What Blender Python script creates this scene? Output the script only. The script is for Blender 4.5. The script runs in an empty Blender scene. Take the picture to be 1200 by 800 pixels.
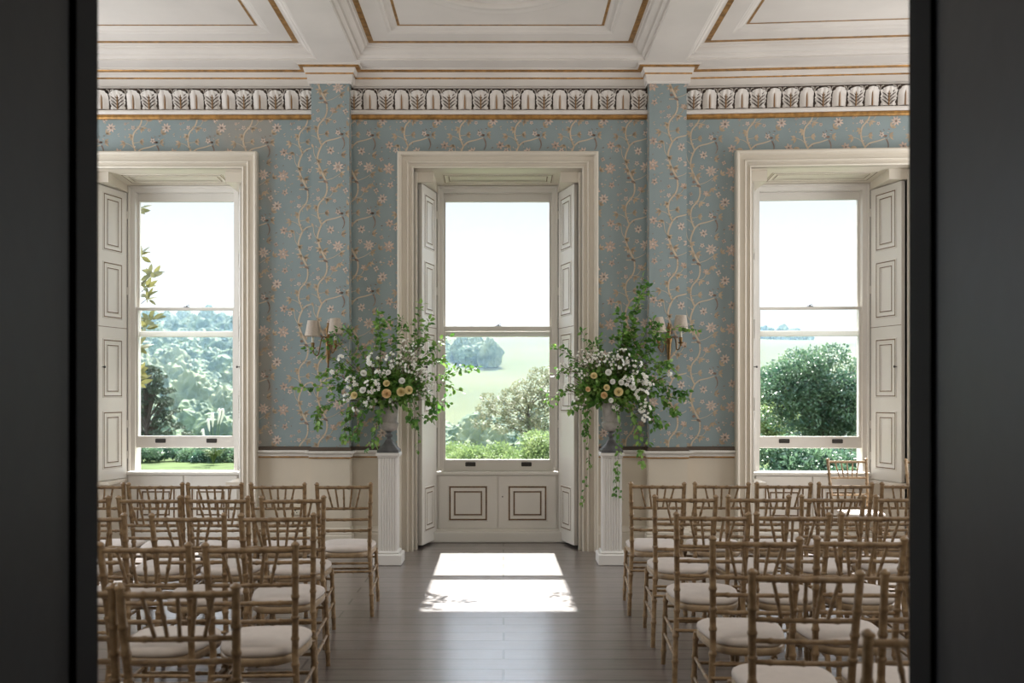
import bpy, math, random
from mathutils import Vector, Matrix, noise, Quaternion
PI = math.pi
C = bpy.context.scene.collection
F = 1050.0; PX, PY, EYE = 590.0, 461.0, 1.56

def px2w(px, py, Y):
    return Vector(((px - PX) / F * Y, Y, EYE - (py - PY) / F * Y))

# ------------------------------------------------------------------ camera
cam_d = bpy.data.cameras.new('camera'); cam = bpy.data.objects.new('camera', cam_d); C.objects.link(cam)
cam.location = (0, 0, EYE); cam.rotation_euler = (PI / 2, 0, 0)
cam_d.sensor_width = 36; cam_d.lens = 36 * F / 1200
cam_d.shift_x = (600 - PX) / 1200; cam_d.shift_y = (PY - 400) / 1200
cam_d.clip_start = 0.05; cam_d.clip_end = 3000
cam_d.dof.use_dof = True; cam_d.dof.focus_distance = 8.4; cam_d.dof.aperture_fstop = 2.8
bpy.context.scene.camera = cam

# ------------------------------------------------------------------ world, sun, lights, exposure
vs = bpy.context.scene.view_settings
vs.view_transform = 'Standard'; vs.look = 'None'; vs.gamma = 1; vs.exposure = 0.08; vs.use_curve_mapping = False
w = bpy.data.worlds.new('sky'); bpy.context.scene.world = w; w.use_nodes = True
nt = w.node_tree; nt.nodes.clear()
wo = nt.nodes.new('ShaderNodeOutputWorld'); bg = nt.nodes.new('ShaderNodeBackground')
tc = nt.nodes.new('ShaderNodeTexCoord'); sp = nt.nodes.new('ShaderNodeSeparateXYZ'); cr = nt.nodes.new('ShaderNodeValToRGB')
nt.links.new(tc.outputs['Generated'], sp.inputs[0]); nt.links.new(sp.outputs['Z'], cr.inputs[0])
cr.color_ramp.elements[0].position = 0.0; cr.color_ramp.elements[0].color = (1.15, 1.08, 1.0, 1)
cr.color_ramp.elements[1].position = 0.75; cr.color_ramp.elements[1].color = (2.2, 2.6, 3.2, 1)
e = cr.color_ramp.elements.new(0.24); e.color = (0.72, 0.70, 0.70, 1)
e = cr.color_ramp.elements.new(0.42); e.color = (3.2, 3.5, 4.0, 1)
nt.links.new(cr.outputs[0], bg.inputs[0]); bg.inputs[1].default_value = 1.0
nt.links.new(bg.outputs[0], wo.inputs[0])

SUN_T = 0.88
sd = bpy.data.lights.new('sun', 'SUN'); sun = bpy.data.objects.new('sun', sd); C.objects.link(sun)
sd.energy = 28.0; sd.angle = math.radians(0.7); sd.color = (1.0, 0.97, 0.92)
sdir = Vector((0.0095 * SUN_T, -SUN_T, -1.0)).normalized()
sun.rotation_euler = sdir.to_track_quat('-Z', 'Y').to_euler(); sun.location = (0, 14, 16)

def area(name, loc, aim, sx, sy, power, col):
    d = bpy.data.lights.new(name, 'AREA'); o = bpy.data.objects.new(name, d); C.objects.link(o)
    d.shape = 'RECTANGLE'; d.size = sx; d.size_y = sy; d.energy = power; d.color = col
    o.location = loc; o.rotation_euler = (Vector(aim) - Vector(loc)).to_track_quat('-Z', 'Y').to_euler()
    return o
# added fill lamps, out of view, by the side walls and the doorway wall
area('side_fill', (-5.3, 7.55, 2.3), (0, 7.3, 2.0), 1.9, 3.2, 125, (0.93, 0.96, 1.0))
area('side_fill', (5.3, 7.45, 2.3), (0, 7.3, 2.0), 1.9, 3.2, 125, (0.97, 0.97, 0.98))
area('room_fill', (-2.9, 2.15, 4.05), (-1.9, 8.9, 1.6), 3.6, 0.9, 62, (1.0, 0.95, 0.9))
area('room_fill', (2.9, 2.15, 4.05), (1.9, 8.9, 1.6), 3.6, 0.9, 62, (1.0, 0.95, 0.9))

# ------------------------------------------------------------------ materials
def nodes_of(m): return m.node_tree.nodes, m.node_tree.links
def mat(name, col, rough=0.6, var=0.0, vscale=8.0, bump=0.0, bscale=60.0, metal=0.0, spec=0.5, col2=None, coords='Object', trans=0.0):
    m = bpy.data.materials.new(name); m.use_nodes = True; N, L = nodes_of(m)
    p = N['Principled BSDF']; p.inputs['Base Color'].default_value = (*col, 1)
    p.inputs['Roughness'].default_value = rough; p.inputs['Metallic'].default_value = metal
    p.inputs['Specular IOR Level'].default_value = spec
    t = N.new('ShaderNodeTexCoord')
    if var or col2:
        n = N.new('ShaderNodeTexNoise'); n.inputs['Scale'].default_value = vscale; n.inputs['Detail'].default_value = 5
        L.new(t.outputs[coords], n.inputs['Vector'])
        r = N.new('ShaderNodeValToRGB'); L.new(n.outputs['Fac'], r.inputs[0])
        a = col2 if col2 else tuple(max(0, c * (1 - var)) for c in col); b = col if col2 else tuple(min(1, c * (1 + var)) for c in col)
        r.color_ramp.elements[0].position = 0.35; r.color_ramp.elements[1].position = 0.65
        r.color_ramp.elements[0].color = (*a, 1); r.color_ramp.elements[1].color = (*b, 1)
        L.new(r.outputs[0], p.inputs['Base Color'])
    if bump:
        n2 = N.new('ShaderNodeTexNoise'); n2.inputs['Scale'].default_value = bscale; n2.inputs['Detail'].default_value = 4
        L.new(t.outputs[coords], n2.inputs['Vector'])
        b = N.new('ShaderNodeBump'); b.inputs['Strength'].default_value = bump; b.inputs['Distance'].default_value = 0.01
        L.new(n2.outputs['Fac'], b.inputs['Height']); L.new(b.outputs[0], p.inputs['Normal'])
    if trans:
        tr = N.new('ShaderNodeBsdfTranslucent'); mx = N.new('ShaderNodeMixShader'); mx.inputs[0].default_value = trans
        src = p.inputs['Base Color']
        if src.is_linked: L.new(src.links[0].from_socket, tr.inputs[0])
        else: tr.inputs[0].default_value = (*col, 1)
        L.new(p.outputs[0], mx.inputs[1]); L.new(tr.outputs[0], mx.inputs[2]); L.new(mx.outputs[0], N['Material Output'].inputs[0])
    return m

CREAM = mat('cream_paint', (0.62, 0.56, 0.47), 0.42, 0.03, 1.5)
CREAMW = mat('white_window_paint', (0.68, 0.65, 0.60), 0.36, 0.03, 2)
PLASTER = mat('ceiling_plaster', (0.70, 0.65, 0.60), 0.75, 0.05, 1.5, 0.06, 30)
DADO = mat('dado_paint', (0.60, 0.53, 0.43), 0.55, 0.03, 3, 0.05, 30)
GOLD = mat('gilt_line', (0.36, 0.19, 0.055), 0.38, 0.3, 20, 0.1, 80, metal=0.45)
BROWNLINE = mat('brown_line_paint', (0.14, 0.08, 0.035), 0.5, 0.25, 20)
DKRAIL = mat('dark_border_paint', (0.075, 0.05, 0.032), 0.5)
LEAFBACK = mat('frieze_ground_paint_and_shade', (0.085, 0.06, 0.045), 0.7, 0.5, 12)  # brown ground paint with the shade behind and above the leaves mixed in
LEAFVEIN = mat('frieze_vein_gilt', (0.30, 0.16, 0.06), 0.5)
CAVITY = mat('shutter_recess_shade', (0.03, 0.028, 0.03), 0.7)  # shade of the gap behind the shutters, put into the board's colour
DKDOOR = mat('dark_door_paint', (0.005, 0.0053, 0.006), 0.5, 0.2, 2, 0.1, 12, spec=0.2)  # left leaf's shade put into the colour; the vestibule shares it
DKDOORLIT = mat('dark_door_paint_lit', (0.018, 0.0195, 0.024), 0.4, 0.25, 1.2, 0.1, 12, spec=0.3)  # same door paint, lighter: light on the right leaf put into the colour
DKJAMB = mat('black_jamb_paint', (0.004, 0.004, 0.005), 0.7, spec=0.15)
WOOD = mat('limewashed_wood', (0.36, 0.245, 0.135), 0.34, 0.0, 30, 0.1, 90, col2=(0.20, 0.125, 0.062))
SEATF = mat('ivory_seat_fabric', (0.60, 0.54, 0.50), 0.85, 0.03, 20, 0.1, 200)
PIPING = mat('seat_rim_wood', (0.36, 0.26, 0.16), 0.4, 0.15, 30)
STONE = mat('lead_grey_urn', (0.42, 0.39, 0.36), 0.6, 0.0, 14, 0.2, 50, col2=(0.29, 0.275, 0.26))
STONED = mat('dark_lead_base', (0.10, 0.10, 0.105), 0.55, 0.3, 14, 0.2, 50)
PEDW = mat('pedestal_white_paint', (0.74, 0.72, 0.69), 0.5)
SHADE = mat('linen_lamp_shade', (0.62, 0.54, 0.46), 0.8, 0.06, 60, 0.1, 120, trans=0.3)
CANDLE = mat('candle_tube_ivory', (0.70, 0.66, 0.56), 0.5)
BRASS = mat('aged_brass', (0.19, 0.11, 0.04), 0.38, 0.35, 25, 0.1, 60, metal=0.7)
IRON = mat('dark_iron', (0.03, 0.026, 0.022), 0.45)
STEM = mat('green_brown_stem', (0.09, 0.075, 0.03), 0.7)
LEAF = mat('fresh_green_leaf', (0.17, 0.35, 0.06), 0.40, 0, 9, col2=(0.055, 0.17, 0.035), trans=0.45)
LEAFL = mat('lime_green_leaf', (0.33, 0.52, 0.13), 0.45, 0, 9, col2=(0.09, 0.22, 0.04), trans=0.4)
PETALW = mat('white_petal', (0.88, 0.88, 0.83), 0.6, 0.03, 20, trans=0.25)
PETALC = mat('cream_yellow_petal', (0.80, 0.68, 0.36), 0.6, 0.08, 40, trans=0.25)
PETALP = mat('peach_petal', (0.80, 0.58, 0.30), 0.6, 0.1, 40, trans=0.25)
SOCKET = mat('socket_plate', (0.6, 0.55, 0.45), 0.4)

def wallpaper():
    m = bpy.data.materials.new('blue_wallpaper'); m.use_nodes = True; N, L = nodes_of(m)
    p = N['Principled BSDF']; p.inputs['Roughness'].default_value = 0.55; p.inputs['Specular IOR Level'].default_value = 0.35
    t = N.new('ShaderNodeTexCoord')
    n = N.new('ShaderNodeTexNoise'); n.inputs['Scale'].default_value = 1.3; n.inputs['Detail'].default_value = 6
    L.new(t.outputs['Object'], n.inputs['Vector'])
    r = N.new('ShaderNodeValToRGB'); L.new(n.outputs['Fac'], r.inputs[0])
    r.color_ramp.elements[0].position = 0.3; r.color_ramp.elements[0].color = (0.235, 0.29, 0.295, 1)
    r.color_ramp.elements[1].position = 0.7; r.color_ramp.elements[1].color = (0.285, 0.345, 0.35, 1)
    # a faded, water stained strip beside the first window
    s = N.new('ShaderNodeSeparateXYZ'); L.new(t.outputs['Object'], s.inputs[0])
    mr = N.new('ShaderNodeMapRange'); L.new(s.outputs['X'], mr.inputs['Value'])
    mr.inputs['From Min'].default_value = -2.31; mr.inputs['From Max'].default_value = -2.26
    mr.inputs['To Min'].default_value = 1; mr.inputs['To Max'].default_value = 0
    mr2 = N.new('ShaderNodeMapRange'); L.new(s.outputs['X'], mr2.inputs['Value'])
    mr2.inputs['From Min'].default_value = -3.05; mr2.inputs['From Max'].default_value = -2.75
    mu = N.new('ShaderNodeMath'); mu.operation = 'MULTIPLY'; L.new(mr.outputs[0], mu.inputs[0]); L.new(mr2.outputs[0], mu.inputs[1])
    n2 = N.new('ShaderNodeTexNoise'); n2.inputs['Scale'].default_value = 2.2; L.new(t.outputs['Object'], n2.inputs['Vector'])
    r2 = N.new('ShaderNodeValToRGB'); L.new(n2.outputs['Fac'], r2.inputs[0])
    r2.color_ramp.elements[0].position = 0.3; r2.color_ramp.elements[1].position = 0.5
    mu2 = N.new('ShaderNodeMath'); mu2.operation = 'MULTIPLY'; L.new(mu.outputs[0], mu2.inputs[0]); L.new(r2.outputs[0], mu2.inputs[1])
    mx = N.new('ShaderNodeMix'); mx.data_type = 'RGBA'; L.new(mu2.outputs[0], mx.inputs['Factor'])
    L.new(r.outputs[0], mx.inputs[6]); mx.inputs[7].default_value = (0.30, 0.295, 0.265, 1)
    L.new(mx.outputs[2], p.inputs['Base Color'])
    return m
PAPER = wallpaper()
VINE = mat('wallpaper_vine_ink', (0.58, 0.46, 0.33), 0.5)
PLEAF = mat('wallpaper_leaf_ink', (0.47, 0.36, 0.25), 0.5, 0.2, 14)
PFLOW = mat('wallpaper_blossom_ink', (0.62, 0.49, 0.41), 0.5, 0.15, 25)
PROSE = mat('wallpaper_rose_ink', (0.53, 0.39, 0.31), 0.5, 0.2, 25)
PBIRD = mat('wallpaper_bird_ink', (0.24, 0.165, 0.13), 0.5, 0.3, 25)

def floor_mat():
    m = bpy.data.materials.new('worn_floorboards'); m.use_nodes = True; N, L = nodes_of(m)
    p = N['Principled BSDF']; t = N.new('ShaderNodeTexCoord')
    b = N.new('ShaderNodeTexBrick'); L.new(t.outputs['Object'], b.inputs['Vector'])
    b.inputs['Scale'].default_value = 1.0; b.inputs['Brick Width'].default_value = 3.1; b.inputs['Row Height'].default_value = 0.195
    b.inputs['Mortar Size'].default_value = 0.008; b.inputs['Mortar Smooth'].default_value = 0.2; b.offset = 0.37
    b.inputs['Color1'].default_value = (0.155, 0.13, 0.122, 1); b.inputs['Color2'].default_value = (0.205, 0.175, 0.165, 1)
    b.inputs['Mortar'].default_value = (0.05, 0.036, 0.032, 1)
    mp = N.new('ShaderNodeMapping'); mp.inputs['Scale'].default_value = (1.2, 26, 1); L.new(t.outputs['Object'], mp.inputs[0])
    n = N.new('ShaderNodeTexNoise'); n.inputs['Scale'].default_value = 1.6; n.inputs['Detail'].default_value = 8; n.inputs['Roughness'].default_value = 0.65
    L.new(mp.outputs[0], n.inputs['Vector'])
    r = N.new('ShaderNodeValToRGB'); L.new(n.outputs['Fac'], r.inputs[0])
    r.color_ramp.elements[0].position = 0.3; r.color_ramp.elements[0].color = (0.72, 0.72, 0.72, 1)
    r.color_ramp.elements[1].position = 0.7; r.color_ramp.elements[1].color = (1.12, 1.12, 1.12, 1)
    mx = N.new('ShaderNodeMix'); mx.data_type = 'RGBA'; mx.blend_type = 'MULTIPLY'; mx.inputs['Factor'].default_value = 1
    L.new(b.outputs['Color'], mx.inputs[6]); L.new(r.outputs[0], mx.inputs[7]); L.new(mx.outputs[2], p.inputs['Base Color'])
    n3 = N.new('ShaderNodeTexNoise'); n3.inputs['Scale'].default_value = 7; n3.inputs['Detail'].default_value = 9; n3.inputs['Roughness'].default_value = 0.7
    mp3 = N.new('ShaderNodeMapping'); mp3.inputs['Scale'].default_value = (1, 2.5, 1); L.new(t.outputs['Object'], mp3.inputs[0]); L.new(mp3.outputs[0], n3.inputs['Vector'])
    rr = N.new('ShaderNodeMapRange'); L.new(n3.outputs['Fac'], rr.inputs['Value'])
    rr.inputs['To Min'].default_value = 0.22; rr.inputs['To Max'].default_value = 0.45; L.new(rr.outputs[0], p.inputs['Roughness'])
    p.inputs['Specular IOR Level'].default_value = 0.6
    p.inputs['Coat Weight'].default_value = 0.9; p.inputs['Coat Roughness'].default_value = 0.22; p.inputs['Coat IOR'].default_value = 1.6
    ad = N.new('ShaderNodeMath'); ad.operation = 'MULTIPLY_ADD'; ad.inputs[1].default_value = -1.0
    L.new(b.outputs['Fac'], ad.inputs[0]); 
    m3 = N.new('ShaderNodeMath'); m3.operation = 'MULTIPLY'; m3.inputs[1].default_value = 0.35; L.new(n.outputs['Fac'], m3.inputs[0]); L.new(m3.outputs[0], ad.inputs[2])
    bu = N.new('ShaderNodeBump'); bu.inputs['Strength'].default_value = 0.35; bu.inputs['Distance'].default_value = 0.004
    L.new(ad.outputs[0], bu.inputs['Height']); L.new(bu.outputs[0], p.inputs['Normal'])
    return m
FLOOR = floor_mat()

def glass_mat():
    m = bpy.data.materials.new('window_glass'); m.use_nodes = True; N, L = nodes_of(m); N.remove(N['Principled BSDF'])
    a = N.new('ShaderNodeBsdfTransparent'); a.inputs[0].default_value = (0.97, 0.98, 0.98, 1)
    g = N.new('ShaderNodeBsdfGlossy'); g.inputs['Roughness'].default_value = 0.02
    f = N.new('ShaderNodeFresnel'); f.inputs[0].default_value = 1.3
    x = N.new('ShaderNodeMixShader'); L.new(f.outputs[0], x.inputs[0]); L.new(a.outputs[0], x.inputs[1]); L.new(g.outputs[0], x.inputs[2])
    L.new(x.outputs[0], N['Material Output'].inputs[0]); return m
GLASS = glass_mat()

# ------------------------------------------------------------------ mesh helpers
class M:
    def __init__(s): s.v = []; s.f = []; s.m = []; s.sm = []
    def face(s, pts, mi=0, smooth=False):
        k = len(s.v); s.v += [Vector(p) for p in pts]; s.f.append(tuple(range(k, k + len(pts)))); s.m.append(mi); s.sm.append(smooth)
    def grid(s, rows, mi=0, smooth=True, closed_u=False, closed_v=False, mats=None):
        k = len(s.v); nr = len(rows); nc = len(rows[0])
        for r in rows: s.v += [Vector(p) for p in r]
        for i in range(nr - (0 if closed_v else 1)):
            for j in range(nc - (0 if closed_u else 1)):
                i2 = (i + 1) % nr; j2 = (j + 1) % nc
                s.f.append((k + i * nc + j, k + i * nc + j2, k + i2 * nc + j2, k + i2 * nc + j))
                s.m.append(mats[j] if mats else mi); s.sm.append(smooth)
    def box(s, x0, x1, y0, y1, z0, z1, mi=0, bev=0.0):
        if bev <= 0:
            P = [(x0, y0, z0), (x1, y0, z0), (x1, y1, z0), (x0, y1, z0), (x0, y0, z1), (x1, y0, z1), (x1, y1, z1), (x0, y1, z1)]
            k = len(s.v); s.v += [Vector(p) for p in P]
            for q in ((3, 2, 1, 0), (4, 5, 6, 7), (0, 1, 5, 4), (1, 2, 6, 5), (2, 3, 7, 6), (3, 0, 4, 7)):
                s.f.append(tuple(k + a for a in q)); s.m.append(mi); s.sm.append(False)
        else:
            b = bev
            def ring(i, z): return [(x0 + i, y0 + i, z), (x1 - i, y0 + i, z), (x1 - i, y1 - i, z), (x0 + i, y1 - i, z)]
            rows = [ring(b, z0), ring(0, z0 + b), ring(0, z1 - b), ring(b, z1)]
            s.grid(rows, mi, False, closed_u=True); s.face(ring(b, z1), mi); s.face(list(reversed(ring(b, z0))), mi)
    def tube(s, pts, rad, n=8, mi=0, cap=True, smooth=True):
        pts = [Vector(p) for p in pts]
        if not hasattr(rad, '__len__'): rad = [rad] * len(pts)
        rows = []; up = None
        for i, p in enumerate(pts):
            d = (pts[min(i + 1, len(pts) - 1)] - pts[max(i - 1, 0)])
            if d.length < 1e-9: d = Vector((0, 0, 1))
            d.normalize()
            if up is None:
                up = Vector((0, 1, 0)) if abs(d.y) < 0.9 else Vector((1, 0, 0))
            a = up - d * up.dot(d); a.normalize(); up = a; b = d.cross(a)
            rows.append([p + (a * math.cos(t) + b * math.sin(t)) * rad[i] for t in (2 * PI * k / n for k in range(n))])
        s.grid(rows, mi, smooth, closed_u=True)
        if cap: s.face(list(reversed(rows[0])), mi); s.face(rows[-1], mi)
    def lathe(s, c, prof, n=24, mi=0, mats=None):
        c = Vector(c); rows = [[c + Vector((r * math.cos(2 * PI * k / n), r * math.sin(2 * PI * k / n), z)) for r, z in prof] for k in range(n)]
        s.grid(rows, mi, True, closed_v=True, mats=mats)
    def build(s, name, mats, parent=None, local=False):
        me = bpy.data.meshes.new(name); off = Vector((0, 0, 0))
        if parent is not None and not local: off = world_loc(parent)
        vv = [WARP[0](p) - off if WARP[0] and not local else p - off for p in s.v]
        me.from_pydata([tuple(p) for p in vv], [], s.f)
        for m in (mats if isinstance(mats, (list, tuple)) else [mats]): me.materials.append(m)
        me.polygons.foreach_set('material_index', s.m); me.polygons.foreach_set('use_smooth', s.sm)
        me.update()
        o = bpy.data.objects.new(name, me); C.objects.link(o)
        if parent is not None: o.parent = parent
        return o
WARP = [None]
def world_loc(o):
    p = Vector(o.location)
    return p + world_loc(o.parent) if o.parent else p
CANT = math.tan(math.radians(3.6))
def cant(p):
    return Vector((p.x, p.y - max(0, p.x - 1.79) * CANT, p.z))

def sweep(m, path, prof, to3d, closed=False, mats=None, smooth=False):
    """prof: list of (d, h): d to the left normal of the path, h out of its plane; mitred at corners"""
    n = len(path); P = [Vector((p[0], p[1])) for p in path]; rows = []
    for i in range(n):
        ds = []
        if closed or i > 0: ds.append((P[i] - P[i - 1]).normalized())
        if closed or i < n - 1: ds.append((P[(i + 1) % n] - P[i]).normalized())
        nn = [Vector((-d.y, d.x)) for d in ds]
        if len(nn) == 1: off = nn[0]
        else:
            b = nn[0] + nn[1]; off = b / (b.length_squared / 2) if b.length > 1e-6 else nn[0]
        rows.append([to3d(P[i].x + off.x * d, P[i].y + off.y * d, h) for d, h in prof])
    m.grid(rows, 0, smooth, closed_v=closed, mats=mats or [0] * (len(prof) - 1))

def empty(name, loc=(0, 0, 0), parent=None):
    o = bpy.data.objects.new(name, None); C.objects.link(o); o.location = loc; o.empty_display_size = 0.1
    if parent: o.parent = parent
    return o
def tag(o, label=None, cat=None, group=None, kind=None):
    if label: o['label'] = label
    if cat: o['category'] = cat
    if group: o['group'] = group
    if kind: o['kind'] = kind
    return o
def struct(o, label=None, cat=None): return tag(o, label, cat, None, 'structure')
def copy_tree(o, parent=None):
    c = o.copy(); C.objects.link(c); c.parent = parent
    for ch in list(o.children): copy_tree(ch, c)
    return c

# ------------------------------------------------------------------ room shell
YW = 8.9; ZC = 4.75
XL, XR = -5.4, 5.4
WIN = [(-4.155, -2.585), (-0.89, 0.78), (2.44, 4.02)]
ZTOP = 3.79
PIL = [(-1.88, -1.508), (1.425, 1.79)]; PD = 0.14
ZR = 1.0

m = M(); m.box(XL - .3, XR + .3, -1.6, 9.68, -0.12, 0.0)
struct(m.build('floor', FLOOR), 'worn grey brown floorboards of the long room', 'floor')

# wallpaper ornament: one repeat drawn as inlaid shapes, stamped over the paper
def leaf_poly(cx, cy, L, W, a):
    pts = [(0, 0), (.25 * L, .42 * W), (.6 * L, .4 * W), (L, 0), (.6 * L, -.4 * W), (.25 * L, -.42 * W)]
    c, s_ = math.cos(a), math.sin(a)
    return [(cx + x * c - y * s_, cy + x * s_ + y * c) for x, y in pts]
def ribbon(pts, w0, w1):
    out = []
    P = []
    n = len(pts)
    for i in range((n - 1) * 5 + 1):   # Catmull-Rom
        t = i / 5; k = min(int(t), n - 2); u = t - k
        p0 = pts[max(k - 1, 0)]; p1 = pts[k]; p2 = pts[k + 1]; p3 = pts[min(k + 2, n - 1)]
        P.append(tuple(0.5 * ((2 * p1[j]) + (-p0[j] + p2[j]) * u + (2 * p0[j] - 5 * p1[j] + 4 * p2[j] - p3[j]) * u * u + (-p0[j] + 3 * p1[j] - 3 * p2[j] + p3[j]) * u ** 3) for j in (0, 1)))
    for i in range(len(P) - 1):
        a, b = P[i], P[i + 1]; d = math.hypot(b[0] - a[0], b[1] - a[1]) or 1
        nx, ny = -(b[1] - a[1]) / d, (b[0] - a[0]) / d
        wa = (w0 + (w1 - w0) * i / len(P)) / 2; wb = (w0 + (w1 - w0) * (i + 1) / len(P)) / 2
        out.append([(a[0] + nx * wa, a[1] + ny * wa), (b[0] + nx * wb, b[1] + ny * wb), (b[0] - nx * wb, b[1] - ny * wb), (a[0] - nx * wa, a[1] - ny * wa)])
    return out
TW, TH = 415.0, 585.0
def make_tile():
    R = random.Random(4); T = []   # (mat, poly)
    def add(mi, polys): T.extend((mi, p) for p in polys)
    add(1, ribbon([(190, 110), (193, 180), (175, 230), (135, 280), (125, 340), (140, 400), (155, 430)], 10, 12))
    add(1, ribbon([(155, 430), (190, 400), (250, 385), (300, 368)], 11, 7))
    add(1, ribbon([(155, 430), (130, 490), (125, 540), (145, 610), (185, 690)], 12, 14))
    add(1, ribbon([(125, 545), (100, 500), (92, 450), (80, 420)], 5, 3))
    add(1, ribbon([(128, 350), (150, 352), (180, 345)], 4, 3))
    add(1, ribbon([(175, 232), (215, 225), (240, 190)], 4, 3))
    add(1, ribbon([(140, 400), (110, 370), (70, 355)], 5, 3))
    add(1, ribbon([(185, 690), (240, 672), (290, 640)], 5, 3))
    add(1, ribbon([(130, 700), (190, 700)], 7, 7))
    def cluster(x, y, n, L, a0, spread, mi=2):
        for k in range(n):
            a = a0 + (k - (n - 1) / 2) * spread
            add(mi, [leaf_poly(x, y, L * R.uniform(.8, 1.15), L * .42, a)])
    for x, y, a in ((180, 345, 0), (80, 420, 1.9), (70, 355, 2.8), (240, 190, -1), (125, 545, .4), (165, 625, .2), (290, 640, .3),
                    (150, 610, 2.6), (190, 240, .8), (125, 300, 2.8), (330, 345, 0.1), (345, 290, -.9), (280, 130, 1.2), (300, 500, 0), (350, 620, -.8)):
        cluster(x, y, 3, 42, a, .75)
    def flower(x, y, r, n, mi, c=5):
        r *= 1.25
        for k in range(n):
            a = 2 * PI * k / n + .3
            add(mi, [leaf_poly(x + .2 * r * math.cos(a), y + .2 * r * math.sin(a), r * .85, r * 2.6 / n * 1.25, a)])
        add(c, [[(x + .22 * r * math.cos(2 * PI * k / 6), y + .22 * r * math.sin(2 * PI * k / 6)) for k in range(6)]])
    flower(378, 240, 30, 8, 3); flower(430, 425, 26, 6, 4); flower(220, 470, 24, 6, 3, 5)
    flower(210, 560, 15, 5, 3); flower(275, 590, 34, 8, 3, 4); flower(425, 600, 36, 7, 4, 3)
    flower(235, 170, 18, 5, 4, 3); flower(128, 240, 15, 5, 3, 4); flower(370, 530, 14, 4, 4, 5); flower(60, 123 + 340, 16, 5, 3)
    flower(250, 256, 12, 5, 3); flower(363, 130, 8, 5, 3, 3); flower(275, 338, 17, 5, 3); flower(128, 175, 12, 4, 4)
    flower(70, 210, 10, 5, 4); flower(330, 180, 17, 4, 3, 5); flower(437, 140, 20, 5, 4, 5)
    # birds
    add(5, [leaf_poly(285, 352, 34, 20, -.2), leaf_poly(300, 345, 18, 14, .8)]); add(5, ribbon([(308, 372), (320, 400), (322, 430), (308, 460)], 12, 4))
    add(5, [leaf_poly(135, 82 + 585, 30, 26, .2), leaf_poly(165, 690, 45, 20, .5)])
    for k in range(70):
        x, y = R.uniform(60, 470), R.uniform(110, 690)
        add(R.choice((2, 2, 3, 4, 5)), [leaf_poly(x, y, R.uniform(10, 22), R.uniform(6, 10), R.uniform(0, 6.3))])
    return T
TILE = make_tile()
def stamp(mesh, x0, x1, z0, z1, ph_x, ph_z, allowed, place, scale=1 / (6.4 * 118)):
    tw, th = TW * scale, TH * scale; layer = {1: 0.0, 2: .0003, 3: .0006, 4: .0009, 5: .0012}
    for i in range(int((x0 - ph_x) / tw) - 2, int((x1 - ph_x) / tw) + 2):
        for j in range(int((z0 - ph_z) / th) - 2, int((z1 - ph_z) / th) + 2):
            for mi, poly in TILE:
                pts = [(ph_x + i * tw + x * scale, ph_z + j * th - y * scale) for x, y in poly]
                cx = sum(p[0] for p in pts) / len(pts); cz = sum(p[1] for p in pts) / len(pts)
                if x0 < cx < x1 and z0 < cz < z1 and allowed(cx, cz):
                    lo = min(p[0] for p in pts); hi = max(p[0] for p in pts)
                    pts = [(min(max(p[0], x0), x1), min(max(p[1], z0), z1)) for p in pts]
                    mesh.face([place(x, z, .0015 + layer[mi]) for x, z in reversed(pts)], mi)
PAPERS = [PAPER, VINE, PLEAF, PFLOW, PROSE, PBIRD, CREAM]

m = M()
cols = [XL - .3] + [v for wn in WIN for v in wn] + [XR + .3]
for a, b in ((cols[0], cols[1]), (cols[2], cols[3]), (cols[4], 1.79), (1.79, cols[5]), (cols[6], cols[7])):
    m.box(a, b, YW, 9.68, 0, 5.1)
for a, b in WIN: m.box(a, b, YW, 9.68, ZTOP + .01, 5.1)
def ok_wall(x, z):
    for a, b in WIN:
        if a - .15 < x < b + .15 and z < ZTOP + .15: return False
    for a, b in PIL:
        if a < x < b: return False
    return True
segs = [(XL, PIL[0][0]), (PIL[0][1], PIL[1][0]), (PIL[1][1], XR)]
sc = 1 / (6.4 * 118)
ph0 = [(354.6 - PX) / 118 - 155 * sc, (608 - PX) / 118 - 155 * sc, (814 - PX) / 118 - 155 * sc]
pz0 = [EYE + (PY - 179.5) / 118 + 430 * sc, EYE + (PY - 171) / 118 + 430 * sc, EYE + (PY - 176) / 118 + 430 * sc]
for (a, b), px_, pz_ in zip(segs, ph0, pz0):
    stamp(m, a, b, ZR, 4.30, px_, pz_, ok_wall, lambda x, z, d: (x, YW - d, z))
WARP[0] = cant
struct(m.build('wall_back', PAPERS), 'pale blue wallpapered window wall with vine and bird pattern', 'wall')
# pilaster strips wrapped in the same paper
for n_, (a, b) in enumerate(PIL):
    WARP[0] = None
    m = M(); m.box(a, b, YW - PD, YW + .01, 0, 4.72)
    px_, pz_ = ((377 if n_ == 0 else 788) - PX) / 119.9 - 155 * sc, EYE + (PY - (170 if n_ == 0 else 166)) / 119.9 + 430 * sc
    stamp(m, a, b, ZR, 4.60, px_, pz_, lambda x, z: True, lambda x, z, d: (x, YW - PD - d, z))
    sx = b if n_ == 0 else a
    stamp(m, YW - PD, YW, ZR, 4.60, YW - .3, pz_ + .2, lambda x, z: True, (lambda x, z, d, sx=sx: (sx + d, x, z)) if n_ == 0 else (lambda x, z, d, sx=sx: (sx - d, x, z)))
    struct(m.build('wall_pilaster', PAPERS), 'flat pilaster covered in blue wallpaper ' + ('left' if n_ == 0 else 'right') + ' of the middle window', 'pilaster')

for nm, x0, x1 in (('wall_left', XL - .3, XL), ('wall_right', XR, XR + .3)):
    m = M(); m.box(x0, x1, 1.3, 9.4, 0, 5.1)
    struct(m.build(nm, PAPER), 'blue papered side wall', 'wall')
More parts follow.
